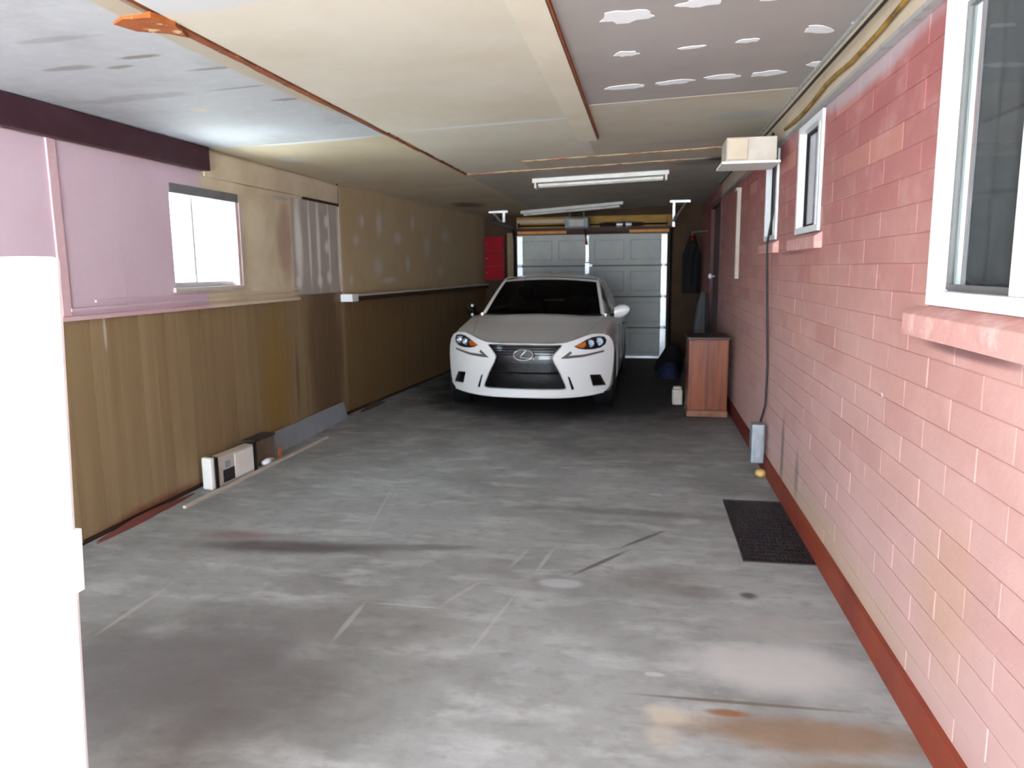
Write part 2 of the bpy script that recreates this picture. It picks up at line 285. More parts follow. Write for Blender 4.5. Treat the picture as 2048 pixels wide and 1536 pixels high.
# ------------------------------------------------------------------ mesh helpers
def tag(o, label=None, cat=None, group=None, kind=None):
    if label: o['label'] = label
    if cat: o['category'] = cat
    if group: o['group'] = group
    if kind: o['kind'] = kind
    return o
def empty(name, loc, label=None, cat=None, group=None, kind=None, rz=0):
    o = bpy.data.objects.new(name, None); COL.objects.link(o); o.location = loc; o.rotation_euler = (0, 0, rz); o.empty_display_size = .1
    return tag(o, label, cat, group, kind)
def link(name, me, parent=None):
    o = bpy.data.objects.new(name, me); COL.objects.link(o)
    if parent is not None:
        o.parent = parent
        if parent.type == 'EMPTY' and parent.get('_local') is None:
            o.matrix_parent_inverse = parent_inv(parent)
    return o
def parent_inv(p):
    m = Matrix.LocRotScale(p.location, p.rotation_euler, p.scale)
    return m.inverted()
class G:
    """collects geometry in world coordinates"""
    def __init__(s): s.v = []; s.f = []; s.mi = []; s.cur = 0
    def add(s, v, f):
        n = len(s.v); s.v += [tuple(p) for p in v]; s.f += [tuple(n+i for i in q) for q in f]; s.mi += [s.cur]*len(f); return s
    def box(s, x0, x1, y0, y1, z0, z1):
        return s.prism([(x0, y0), (x1, y0), (x1, y1), (x0, y1)], z0, z1)
    def prism(s, q, z0, z1):
        n = len(q); z0 = z0 if hasattr(z0, '__len__') else [z0]*n; z1 = z1 if hasattr(z1, '__len__') else [z1]*n
        v = [(x, y, z) for (x, y), z in zip(q, z0)]+[(x, y, z) for (x, y), z in zip(q, z1)]
        f = [tuple(reversed(range(n))), tuple(range(n, 2*n))]+[(i, (i+1) % n, n+(i+1) % n, n+i) for i in range(n)]
        return s.add(v, f)
    def tube(s, pts, r, n=8, caps=True):
        pts = [Vector(p) for p in pts]; rs = r if hasattr(r, '__len__') else [r]*len(pts); V = []; Fc = []
        ref = None
        for i, p in enumerate(pts):
            d = (pts[min(i+1, len(pts)-1)]-pts[max(i-1, 0)]).normalized()
            a = ref if ref is not None else (Vector((0, 0, 1)) if abs(d.z) < .9 else Vector((1, 0, 0)))
            x = d.cross(a)
            if x.length < 1e-4: x = d.cross(Vector((.3, 1, .2)))
            x.normalize(); y = x.cross(d).normalized(); ref = y
            for k in range(n):
                t = 2*pi*k/n; V.append(p+(x*math.cos(t)+y*math.sin(t))*rs[i])
        for i in range(len(pts)-1):
            for k in range(n):
                a = i*n+k; b = i*n+(k+1) % n; Fc.append((a, b, b+n, a+n))
        if caps: Fc.append(tuple(reversed(range(n)))); Fc.append(tuple(range(len(V)-n, len(V))))
        return s.add(V, Fc)
    def lathe(s, c, prof, axis='z', n=20):
        V = []; Fc = []
        for (r, h) in prof:
            for k in range(n):
                t = 2*pi*k/n; a, b = r*math.cos(t), r*math.sin(t)
                q = {'z': (a, b, h), 'x': (h, a, b), 'y': (b, h, a)}[axis]
                V.append((c[0]+q[0], c[1]+q[1], c[2]+q[2]))
        for i in range(len(prof)-1):
            for k in range(n): a = i*n+k; b = i*n+(k+1) % n; Fc.append((a, b, b+n, a+n))
        Fc.append(tuple(reversed(range(n)))); Fc.append(tuple(range(len(V)-n, len(V))))
        return s.add(V, Fc)
    def grid(s, P):
        R, C = len(P), len(P[0]); return s.add([p for r in P for p in r], [(i*C+j, i*C+j+1, (i+1)*C+j+1, (i+1)*C+j) for i in range(R-1) for j in range(C-1)])
    def mesh(s, name, mats, smooth=False, angle=None, bevel=0, fix=True):
        me = bpy.data.meshes.new(name); bm = bmesh.new()
        vs = [bm.verts.new(v) for v in s.v]
        for f, mi in zip(s.f, s.mi):
            try: q = bm.faces.new([vs[i] for i in f]); q.material_index = mi; q.smooth = smooth
            except ValueError: pass
        if smooth: bmesh.ops.remove_doubles(bm, verts=bm.verts, dist=1e-5)
        if bevel: bmesh.ops.bevel(bm, geom=bm.edges[:], offset=bevel, segments=2, affect='EDGES', profile=.6)
        if fix: bmesh.ops.recalc_face_normals(bm, faces=bm.faces[:])
        if angle:
            for e in bm.edges:
                if len(e.link_faces) == 2 and e.calc_face_angle(0) > angle: e.smooth = False
        bm.to_mesh(me); bm.free()
        for m_ in (mats if isinstance(mats, (list, tuple)) else [mats]): me.materials.append(m_)
        return me
    def obj(s, name, mats, parent=None, smooth=False, angle=None, bevel=0, kind=None, label=None, cat=None, fix=True, group=None):
        return tag(link(name, s.mesh(name, mats, smooth, angle, bevel, fix), parent), label, cat, group, kind)
def part(name, mat, parent, *a, **k):
    bevel = k.pop('bevel', 0); lab = k.pop('label', None); kind = k.pop('kind', None)
    return G().box(*a).obj(name, mat, parent, bevel=bevel, label=lab, kind=kind)

XR, XL, YB, Y0 = .913, -3.10, 12.72, -2.5  # roof and walls run on unseen behind the camera to even the light
YL = -2.5      # the left wall starts here; before it the side is open
zc = lambda x: 2.385+.035*(x+3.1)
YK = 7.36
xl = lambda y: XL if y <= YK else XL+(y-YK)*(.38/(YB-YK))

# ------------------------------------------------------------------ setting: floor
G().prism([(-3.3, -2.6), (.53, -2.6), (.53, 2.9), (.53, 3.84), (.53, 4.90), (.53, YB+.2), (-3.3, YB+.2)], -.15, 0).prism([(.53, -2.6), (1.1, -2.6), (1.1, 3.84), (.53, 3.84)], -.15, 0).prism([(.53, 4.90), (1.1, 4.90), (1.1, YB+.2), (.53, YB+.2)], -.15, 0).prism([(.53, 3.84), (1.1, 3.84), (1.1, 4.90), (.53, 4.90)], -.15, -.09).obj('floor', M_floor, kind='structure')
G().box(-30, 30, -30, -2.6, -.2, -.01).obj('ground', M_drive, kind='structure')
G().box(-30, -3.3, -2.6, 40, -.2, -.01).obj('ground', M_drive, kind='structure')

# ------------------------------------------------------------------ ceiling
ceil_base = G().prism([(-3.25, Y0), (1.1, Y0), (1.1, YB+.2), (-3.25, YB+.2)], [zc(-3.25)+.013, zc(1.1)+.013]*1+[zc(1.1)+.013, zc(-3.25)+.013], 2.75).obj('ceiling', M_rustd, kind='structure')
def cpanel(x0, x1, y0, y1, mat, name='drywall_panel', t=.0125, th=None, xk=None):
    q = [(x0, y0), (x1, y0), (x1, y1), (x0, y1)]
    z0 = [zc(x)-(th or 0) for x, y in q]; z1 = [zc(x)+t for x, y in q]
    return G().prism(q, z0, z1).obj(name, mat, ceil_base)
cpanel(-3.1, -1.77, Y0, 5.06, M_cwhite)
cpanel(-3.1, -1.735, 5.062, YB, M_cleft)
cpanel(-1.735, -1.725, 5.062, 7.33, M_cleft)
cpanel(-1.725, -.435, Y0, 5.0, M_ccream)
cpanel(-1.71, -.435, 5.002, 6.70, M_ccream)
pE = cpanel(-.433, .913, Y0, 4.665, M_cgrey)
cpanel(-.433, .913, 4.68, 6.70, M_cmid)
cpanel(-1.71, -1.08, 6.70, 7.33, M_ccream); cpanel(-1.08, .913, 6.765, 7.29, M_cmid)
cpanel(-1.735, .913, 7.365, YB, M_cdark)
# exposed wood in the gaps
def furring(x0, x1, y0, y1, mat, label=None, drop=.004, wob=.006):
    g = G(); horiz = (x1-x0) > (y1-y0); n = int(max(x1-x0, y1-y0)/.06)+2; P = [[], []]
    for i in range(n):
        t = i/(n-1); a = random.uniform(-wob, wob); b = random.uniform(-wob, wob)
        if horiz: x = x0+(x1-x0)*t; P[0].append((x, y0+a)); P[1].append((x, y1+b))
        else: y = y0+(y1-y0)*t; P[0].append((x0+a, y)); P[1].append((x1+b, y))
    q = P[0]+P[1][::-1]
    return g.prism(q, [zc(x)-drop for x, y in q], [zc(x)+.012 for x, y in q]).obj('furring_strip', mat, ceil_base, label=label)
g = G()
q = [(-1.775, 2.66), (-1.735, 2.66), (-1.728, 4.0), (-1.722, 7.35), (-1.735, 7.35), (-1.752, 4.0)]
furring(-1.768, -1.730, 2.62, 4.1, M_rustd, 'long exposed brown strip', .006, .004); furring(-1.752, -1.728, 4.1, 5.8, M_rustd, None, .006, .004); furring(-1.742, -1.724, 5.8, 7.33, M_rustd, None, .006, .002)
furring(-1.72, .33, 7.292, 7.363, M_rustl, 'orange and cream torn strip'); furring(-1.08, .66, 6.702, 6.762, M_rustl)
G().prism([(-1.93, 2.60), (-1.86, 2.555), (-1.75, 2.56), (-1.72, 2.66), (-1.76, 2.80), (-1.80, 2.74), (-1.90, 2.69)], [zc(-1.85)-.012]*7, [zc(-1.85)+.01]*7).obj('furring_strip', M_rust, ceil_base, label='broad orange broken end of strip')
G().prism([(-1.12, 2.47), (-.85, 2.50), (-.85, 2.53), (-1.10, 2.535)], [zc(-1)-.01]*4, [zc(-1)+.01]*4).obj('furring_strip', M_rustd, ceil_base)
# batten
cpanel(-.505, -.365, Y0, 5.80, M_batten, 'ceiling_batten', t=-.001, th=.022)
G().prism([(-.365, Y0), (-.357, Y0), (-.350, 5.75), (-.358, 5.75)], [zc(-.36)-.02]*4, [zc(-.36)+.002]*4).obj('batten_edge', M_rustd, ceil_base, label='red brown raw edge')
# joint compound dabs
def dab(x, y, rx, ry, rot=0, parent=pE, sharp=.25):
    n = 16; q = []
    for i in range(n):
        t = 2*pi*i/n; k = 1+random.uniform(-sharp, sharp); a, b = rx*math.cos(t)*k, ry*math.sin(t)*k
        q.append((x+a*math.cos(rot)-b*math.sin(rot), y+a*math.sin(rot)+b*math.cos(rot)))
    G().prism(q, [zc(a)-.0022 for a, b in q], [zc(a)+.002 for a, b in q]).obj('compound_patch', M_compound, parent)
for a in ((-.08, 3.13, .10, .07), (.19, 3.07, .09, .04), (.50, 3.08, .11, .04), (-.10, 3.65, .055, .04), (.195, 3.65, .065, .022), (.435, 3.63, .05, .026), (.72, 3.57, .085, .045, .7), (.87, 3.5, .03, .04),
          (-.115, 4.30, .115, .05), (.14, 4.28, .09, .045), (.385, 4.26, .09, .05), (.61, 4.27, .09, .05), (.84, 4.16, .05, .06), (.16, 2.62, .08, .03), (.6, 2.6, .08, .03), (.88, 2.95, .02, .05)):
    dab(*a)
# top moulding, wall board and lip at the top of the right wall: structure
G().prism([(XR-.055, Y0), (XR, Y0), (XR, 9.4), (XR-.055, 9.4)], 2.492, [zc(XR)]*4).obj('trim_1', M_cream, kind='structure')
G().box(XR-.07, XR-.055, Y0, 9.4, 2.505, zc(.84)-.001).obj('trim_2', M_greytrim, kind='structure')
G().box(XR-.025, XR, Y0, 9.4, 2.352, 2.4925).obj('trim_3', M_cream, kind='structure')
G().box(XR-.038, XR-.0, Y0, 9.4, 2.335, 2.3525).obj('trim_4', M_greytrim, kind='structure')

# ------------------------------------------------------------------ right wall of painted block
BL, BH = .4064, .1016
OPEN = [(1.55, 2.64, 1.385, 2.345), (4.27, 4.90, 1.70, 2.34), (5.60, 6.13, 1.70, 2.34), (9.50, 10.95, 0, 2.34)]
def strips(y0, y1, z0, z1):      # split a wall rectangle around the openings
    ys = sorted({y0, y1}|{v for o in OPEN for v in o[:2] if y0 < v < y1}); R = []
    for a, b in zip(ys, ys[1:]):
        zz = [(z0, z1)]
        for o in OPEN:
            if o[0] < (a+b)/2 < o[1]: zz = [(z0, o[2]), (o[3], z1)]
        R += [(a, b, p, q) for p, q in zz if q-p > .003]
    return R
g = G()
for a, b, p, q in strips(Y0-.1, YB+.2, 0, 2.62): g.box(XR+.003, XR+.24, a, b, p, q)
g.box(XR+.241, XR+.28, Y0-.1, YB+.2, 0, 2.62)  # unseen backing added to keep daylight from entering behind the windows
wall_right = g.obj('wall_right', M_mortar, kind='structure')
def block_geo(g, y0, y1, z0, z1, x=0.):
    c = .003; xb = XR+.012; v = [(xb, y0, z0), (xb, y1, z0), (xb, y1, z1), (xb, y0, z1), (x, y0+c, z0+c), (x, y1-c, z0+c), (x, y1-c, z1-c), (x, y0+c, z1-c)]
    v[4:] = [(XR+x, *q[1:]) for q in v[4:]]
    m_ = XR+x+.0015
    v2 = [(m_, y0, z0), (m_, y1, z0), (m_, y1, z1), (m_, y0, z1)]
    V = v[:4]+v2+v[4:]
    f = []
    for k in (0, 4):
        for i in range(4): j = (i+1) % 4; f.append((k+i, k+j, k+4+j, k+4+i))
    f.append((8, 9, 10, 11)); g.add(V, f)
full = G(); block_geo(full, .0015, BL-.0015, .0012, BH-.0012)
me_block = full.mesh('block', M_block)
far = G(); nb = 0
for r in range(23):
    off = 0 if r % 2 == 0 else -BL/2
    k = 0
    while True:
        y0 = 1.18+off+k*BL-BL*10; k += 1
        if y0 > YB: break
        z0 = r*BH; segs = [(y0, y0+BL)]; vis = True
        for o in OPEN:
            if z0+BH > o[2]+.01 and z0 < o[3]-.01:
                ns = []
                for a, b in segs:
                    if b <= o[0] or a >= o[1]: ns.append((a, b))
                    else:
                        if a < o[0]: ns.append((a, o[0]))
                        if b > o[1]: ns.append((o[1], b))
                segs = ns
        for a, b in segs:
            a = max(a, Y0-.1); b = min(b, YB)
            if b-a < .03: continue
            if 1.95 < b and a < 6.55 and nb < 300:
                nb += 1
                if b-a > BL-.001:
                    o = link('block', me_block, wall_right); o.location = (random.uniform(-.0008, .0008), a, z0)
                else:
                    g = G(); block_geo(g, a+.0015, b-.0015, z0+.0012, z0+BH-.0012, random.uniform(-.0008, .0008)); g.obj('block', M_block, wall_right)
            else: block_geo(far, a+.0015, b-.0015, z0+.0012, z0+BH-.0012, random.uniform(-.0008, .0008))
far.obj('block', M_block, wall_right, kind='stuff')
G().box(XR-.022, XR, Y0, 9.49, 0, .125).obj('baseboard_right', M_base, kind='structure')
# windows of the right wall
def rwindow(n, y0, y1, z0, z1, mull, fw_=.05, proud=.012, dark=0):
    dep = .03 if dark else .07
    w_ = tag(G().box(XR-proud, XR+dep, y0, y0+fw_, z0, z1).box(XR-proud, XR+dep, y1-fw_, y1, z0, z1).box(XR-proud, XR+dep, y0+fw_, y1-fw_, z0, z0+fw_*.9).box(XR-proud, XR+dep, y0+fw_, y1-fw_, z1-fw_, z1).obj('window_%d' % n, M_white), kind='structure')
    for my in mull: part('mullion', M_white, w_, XR+.002, XR+.069, my-.022, my+.022, z0+fw_*.9, z1-fw_, bevel=.003)
    ed = [y0+fw_]+[v for my in mull for v in (my-.022, my+.022)]+[y1-fw_]
    for a, b in zip(ed[::2], ed[1::2]):
        s_ = .016
        G().box(XR+.028, XR+.05, a, a+s_, z0+fw_, z1-fw_).box(XR+.028, XR+.05, b-s_, b, z0+fw_, z1-fw_).box(XR+.028, XR+.05, a+s_, b-s_, z0+fw_*.9, z0+fw_+s_).box(XR+.028, XR+.05, a+s_, b-s_, z1-fw_-s_, z1-fw_).obj('sash', M_darkin2 if dark else M_blind, w_, label='thin dark sash' if dark else 'thin grey sash')
        part('pane', M_glass, w_, XR+.036, XR+.040, a+.004, b-.004, z0+fw_, z1-fw_)
    g = G(); n_ = 24; P = []
    for i in range(n_+1):
        y = y0+(y1-y0)*i/n_; P.append([(XR+.084+.012*math.sin(i*1.9), y, z0), (XR+.084+.012*math.sin(i*1.9), y, z1)])
    g.grid(P); g.obj('curtain', M_darkin2 if dark else M_darkin, w_, smooth=True)
    return w_
rwindow(1, 1.55, 2.635, 1.39, 2.345, [2.085])
M_darkin2 = simple('unlit room beyond glass', (30, 30, 34), .9)
rwindow(2, 4.275, 4.895, 1.705, 2.33, [4.42], .038, dark=1)
rwindow(3, 5.605, 6.125, 1.705, 2.33, [5.8], .038, dark=1)
def sill(y0, y1, z1, z0, d):
    o = G().add([(XR+.01, y0, z0), (XR-d, y0, z0), (XR-d, y0, z0+(z1-z0)*.7), (XR+.01, y0, z1), (XR+.01, y1, z0), (XR-d, y1, z0), (XR-d, y1, z0+(z1-z0)*.7), (XR+.01, y1, z1)],
            [(0, 1, 2, 3), (7, 6, 5, 4), (0, 4, 5, 1), (1, 5, 6, 2), (2, 6, 7, 3), (3, 7, 4, 0)]).obj('sill', M_sill, wall_right, bevel=.004)
sill(1.45, 2.74, 1.388, 1.285, .045); sill(4.2, 4.98, 1.702, 1.61, .04); sill(5.5, 6.2, 1.702, 1.61, .04)
tag(G().box(XR-.035, XR-.001, 7.72, 7.80, 1.40, 2.25).box(XR-.05, XR-.001, 7.70, 7.86, 2.25, 2.275).obj('trim_board', M_offw), 'narrow white vertical trim board on the brick wall past the small windows', 'trim')
# side door up a step
dr = tag(G().box(XR+.03, XR+.075, 9.60, 10.85, .45, 2.30).obj('door_1', M_doorbrown, bevel=.002), kind='structure')
G().box(XR-.02, XR+.12, 9.50, 9.60, .36, 2.36).box(XR-.02, XR+.12, 10.85, 10.95, .36, 2.36).box(XR-.02, XR+.12, 9.60, 10.85, 2.30, 2.36).obj('door_frame', simple('dark red frame', (92, 34, 36), .5), dr)
G().lathe((XR-.03, 10.62, 1.39), [(.012, .06), (.012, .03), (.034, .02), (.04, .0), (.03, -.02), (.008, -.03)], 'x', 16).obj('door_knob', M_ivory, dr, smooth=True, label='bright white round knob')
G().box(XR-.0, XR+.2, 9.5, 10.95, 0, .36).obj('trim_5', M_backwall, kind='structure')
tag(G().box(.66, XR-.002, 9.62, 10.85, 0, .18).obj('step', simple('dark concrete', (52, 48, 46), .8), bevel=.005), 'dark concrete step below the brown side door', 'step')

# ------------------------------------------------------------------ left wall
WY0, WY1, WZ0, WZ1 = 4.565, 5.415, 1.415, 2.085
g = G(); T = .14
def lbox(g, y0, y1, z0, z1, a=0., b=-T):   # box on the left wall between offsets b (out) and a (in); follows the kink
    g.prism([(xl(y0)+b, y0), (xl(y0)+a, y0), (xl(y1)+a, y1), (xl(y1)+b, y1)], z0, z1); return g
for a in ((YL, WY0, 0, 2.6), (WY0, WY1, 0, WZ0), (WY0, WY1, WZ1, 2.6), (WY1, YK, 0, 2.6), (YK, YB+.14, 0, 2.6)): lbox(g, *a)
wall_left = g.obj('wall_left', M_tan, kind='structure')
# pink boards (around the window)
pk = lambda y0, y1, z0, z1, a=.009: lbox(G(), y0, y1, z0, z1, a, 0).obj('wall_panel', M_pink, wall_left)
pk(YL, 3.545, 1.27, 2.22); pk(3.605, 4.07, 1.27, 2.22); pk(4.072, WY0, 1.27, 2.22); pk(WY0, 4.93, 1.27, WZ0); pk(WY0, 4.93, WZ1, 2.22)
lbox(G(), 3.545, 3.605, 1.27, 2.22, .02, 0).obj('batten', M_pinkt, wall_left)
tn = lambda y0, y1, z0, z1, m_=M_tan, a=.009, lab=None: lbox(G(), y0, y1, z0, z1, a, 0).obj('wall_panel', m_, wall_left, label=lab)
tn(4.932, WY1, 1.27, WZ0); tn(4.932, WY1, WZ1, 2.22); tn(WY1, 6.30, 1.27, 2.185)
tn(4.98, 7.34, 2.19, 2.37, a=.02); tn(6.302, 7.355, 1.30, 2.165, M_mud, .006, 'grey board streaked with white compound')
lbox(G(), 6.55, 7.34, 2.168, 2.188, .022, .0).obj('dark_gap', M_groove, wall_left)
lbox(G(), 7.342, 7.352, 2.16, 2.39, .02, 0).obj('dark_gap', M_groove, wall_left)
tn(7.37, 9.78, 1.27, 2.36, a=.007); tn(9.79, 12.2, 1.27, 2.36, a=.007)
tag(G().box(XL+.0205, XL+.07, YL, 4.975, 2.222, 2.382).obj('fascia_board', M_maroon, bevel=.003), 'dark maroon board along the ceiling above the pink wall', 'board')
# stepped ledge
for y0, y1, z0, z1, d, m1 in ((YL, 6.34, 1.262, 1.285, .040, 1), (3.60, 6.34, 1.312, 1.328, .026, 1), (3.80, 6.34, 1.352, 1.366, .020, 1)):
    for a, b, m_ in ((y0, 4.93, M_pinkt if z0 < 1.3 else M_pink), (4.93, y1, M_tan)):
        lbox(G(), a, b, z0, z1, d, 0).obj('ledge_strip', m_, wall_left)
rail = tag(lbox(G(), YK+.0, 12.5, 1.200, 1.250, .125, .0).obj('shelf_rail', M_groove), 'long narrow dark ledge with a pale worn top running behind the car', 'shelf')
lbox(G(), YK-.0, 12.5, 1.250, 1.270, .130, .0).obj('top_face', M_offw, rail, label='pale worn top edge')
lbox(G(), YK-.05, YK+.10, 1.20, 1.275, .14, .0).obj('end_cap', M_white, rail, label='bright white end')
# wainscot boards
y = YL; i = 0
lbox(G(), YL, YK, .0, 1.262, .006, 0).obj('backing', M_groove, wall_left); lbox(G(), YK, YB, .0, 1.21, .006, 0).obj('backing', M_groove, wall_left)
wseq = [.10, .20, .15, .10, .25, .15, .20, .12]
while y < YB-.05:
    w_ = wseq[i % 8]; i += 1; y1 = min(y+w_, YB)
    if y < YK < y1: y1 = YK
    top = 1.262 if y < 6.28 else (1.30 if y < YK else 1.213)
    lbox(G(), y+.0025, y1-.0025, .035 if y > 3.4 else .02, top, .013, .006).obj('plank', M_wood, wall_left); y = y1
# left window
wl = tag(G().box(XL-.13, XL-.05, WY0, WY0+.035, WZ0, WZ1).box(XL-.13, XL-.05, WY1-.035, WY1, WZ0, WZ1).box(XL-.13, XL-.05, WY0+.035, WY1-.035, WZ0, WZ0+.035).box(XL-.13, XL-.05, WY0+.035, WY1-.035, WZ1-.04, WZ1).obj('window_4', M_white), kind='structure')
part('mullion', M_white, wl, XL-.12, XL-.06, 4.90, 4.93, WZ0+.035, WZ1-.04)
for a, b in ((WY0+.035, 4.90), (4.93, WY1-.035)): part('pane', M_glass, wl, XL-.095, XL-.091, a, b, WZ0+.035, WZ1-.04)
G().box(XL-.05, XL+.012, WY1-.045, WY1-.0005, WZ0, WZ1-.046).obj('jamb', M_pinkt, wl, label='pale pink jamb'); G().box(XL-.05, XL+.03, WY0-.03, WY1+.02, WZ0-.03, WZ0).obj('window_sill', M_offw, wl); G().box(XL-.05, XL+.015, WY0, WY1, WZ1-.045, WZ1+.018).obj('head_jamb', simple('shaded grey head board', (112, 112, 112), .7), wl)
lbox(G(), WY1, WY1+.03, WZ0-.03, WZ1+.015, .018, .0).obj('casing', M_offw, wl)

# ------------------------------------------------------------------ rear wall and garage door
M_seam = simple('grey seam', (112, 112, 106), .8); M_mould = simple('shadowed grey moulding', (180, 182, 176), .6)
DL, DR, DZ = -2.15, .36, 2.075
wb = G().box(xl(YB)-.1, DL-.02, YB+.03, YB+.17, 0, 2.6).box(DR+.02, XR+.2, YB+.03, YB+.17, 0, 2.6).box(DL-.02, DR+.02, YB+.03, YB+.17, DZ, 2.6).obj('wall_back', M_backwall, kind='structure')
G().box(-2.32, DL-.03, YB-.0, YB+.03, 0, 2.12).obj('trim_6', simple('beige jamb board', (150, 132, 100), .7), kind='structure')
G().box(DL-.02, DR+.02, YB+.055, YB+.12, -.05, DZ+.02).obj('wall_back', M_backwall, wb)  # unseen panel added behind the door to stop daylight leaking through
door = empty('door_2', ((DL+DR)/2, YB, 0), kind='structure')
W_ = DR-DL; SH = DZ/4
for s in range(4):
    z0 = s*SH; z1 = (s+1)*SH-.0015; g = G(); mould = []
    rows = [(z0, 0)]; cols = [DL+.05+i*(W_-.10)/4 for i in range(5)]
    yf0 = YB+.02
    # face with four recessed fields
    g.box(DL, DR, yf0, yf0+.03, z0, z1)
    for c in range(4):
        a, b = cols[c]+.05, cols[c+1]-.05; p, q = z0+.09, z1-.09
        gm = G(); mould.append(gm)
        for (ax, bx, az, bz) in ((a, b, p, p+.02), (a, b, q-.02, q), (a, a+.02, p+.02, q-.02), (b-.02, b, p+.02, q-.02)):
            gm.box(ax, bx, yf0-.018, yf0-.0005, az, bz)
        g.box(a+.05, b-.05, yf0-.012, yf0, p+.05, q-.05)
    g.box(DL+.05, DR-.05, yf0-.014, yf0, z0, z0+.025); g.box(DL+.05, DR-.05, yf0-.014, yf0, z1-.02, z1)
    sec = g.obj('door_section', M_door, door)
    for gm in mould: gm.obj('panel_moulding', M_mould, sec)
    if s: G().box(DL, DR, yf0-.016, yf0-.0145, z0-.014, z0+.008).obj('seam', M_seam, sec)
    for sx in (DL+.005, DR-.095): G().box(sx, sx+.09, yf0-.028, yf0-.001, z0+.03, z1-.02).obj('stile', M_stile, sec)
    if s < 3:
        for sx in (DL+.02, (DL+DR)/2-.03, DR-.08): G().box(sx, sx+.05, yf0-.034, yf0-.002, z1-.018, z1+.028).obj('hinge', M_galv, sec)
G().box(DL, DR, YB-.012, YB+.019, .004, .04).obj('bottom_strip', M_stile, door, label='bright pale bottom strip')
xm = (DL+DR)/2-.06
G().box(xm-.025, xm+.025, YB-.02, YB+.005, 1.62, DZ-.02).box(xm-.035, xm+.035, YB-.03, YB+.005, 1.42, 1.60).obj('operator_bracket', M_stile, door)
# rails
for side, x0 in (('l', DL-.03), ('r', DR+.055)):
    t = empty('garage_door_track', (x0, YB, 0), 'curved steel track on the %s side of the garage door' % ('left' if side == 'l' else 'right'), 'track')
    pts = [(x0, YB-.05, .02), (x0, YB-.05, 1.9)]+[(x0, YB-.05-.32*(1-math.cos(a)), 1.9+.30*math.sin(a)) for a in [k*pi/12 for k in range(1, 7)]]+[(x0, 10.7, 2.215)]
    G().tube(pts, .024, 6).obj('rail', M_dsteel, t, smooth=True, angle=.6)
    xx = x0+(.18 if side == 'r' else -.18)
    h = G().box(min(x0, xx)-.06, max(x0, xx)+.06, 11.68, 11.71, zc(x0)-.035, zc(x0)-.001)
    h.box(x0-.018, x0+.018, 11.68, 11.70, 2.12 if side == 'r' else 2.24, zc(x0)-.03).tube([(x0, 11.69, 2.2), (xx, 11.69, zc(x0)-.02)], .014, 4)
    h.obj('hanger', M_stile, t, label='white perforated angle hanger')
# header
hd = empty('header_beam', ((DL+DR)/2, YB-.05, 2.2), 'yellow plywood and dark timber beam above the garage door', 'beam')
G().box(DL, DR+.06, YB-.03, YB+.028, 2.19, 2.37).obj('plywood_face', M_header, hd)
G().box(DL, DR+.05, YB-.06, YB+.028, 2.115, 2.188).obj('timber', M_darkw, hd)
G().box(DL+.02, DL+.85, YB-.075, YB-.061, 2.09, 2.135).obj('lumber_strip', M_orange, hd, label='orange strip of new lumber'); G().box(DR-.62, DR+.02, YB-.075, YB-.061, 2.09, 2.135).obj('lumber_strip', M_orange, hd, label='orange strip of new lumber')
G().box(DL+.01, DL+1.0, YB-.05, YB-.031, 2.27, 2.33).obj('cleat', M_cream, hd)
sp = empty('torsion_spring', (-.7, YB-.14, 2.22), 'dark torsion spring bar with pale cones above the garage door', 'spring')
G().tube([(DL+.05, YB-.14, 2.22), (DR, YB-.14, 2.22)], .014, 8).obj('shaft', M_dsteel, sp, smooth=True)
g = G(); g.tube([(-.75+.9*k/200, YB-.14+.034*math.cos(k*1.1), 2.22+.034*math.sin(k*1.1)) for k in range(0, 160)], .006, 4); g.obj('coil', M_dsteel, sp, smooth=True)
for xx in (-.42, -.27): G().tube([(xx-.05, YB-.14, 2.22), (xx+.05, YB-.14, 2.22)], [.05, .036], 10).obj('cone', M_stile, sp, smooth=True, angle=.7)
for xx in (DL+.05, -.35, DR-.02): part('bearing_plate', M_dsteel, sp, xx-.006, xx+.006, YB-.19, YB-.031, 2.19, 2.27)
# opener
op = empty('garage_door_opener', (-1.07, 12.1, 2.146), 'grey garage door opener motor hanging from the ceiling', 'opener')
G().box(-1.265, -.885, 12.0, 12.36, 2.146, 2.306).obj('motor_housing', M_motor, op, bevel=.02)
for xx in (-1.19, -.97): part('hanging_strap', M_dsteel, op, xx-.012, xx+.012, 12.1, 12.11, 2.306, zc(xx)-.002)
part('light_cover', M_offw, op, -1.19, -.96, 11.98, 11.999, 2.17, 2.27, bevel=.003)
G().tube([(-1.0, 12.36, 2.285), (-1.0, YB-.035, 2.285)], .018, 6).obj('drive_rail', M_dsteel, op)
G().tube([(-1.0, 12.40, 2.255), (-.97, 12.50, 2.05), (xm, YB-.03, 1.9)], .012, 6).obj('arm', M_dsteel, op)
G().lathe((-.95, 12.42, 1.93), [(.004, .20), (.004, .03), (.018, .02), (.018, -.02), (.004, -.03)], 'z', 8).obj('release_handle', M_red, op, label='small red release handle')
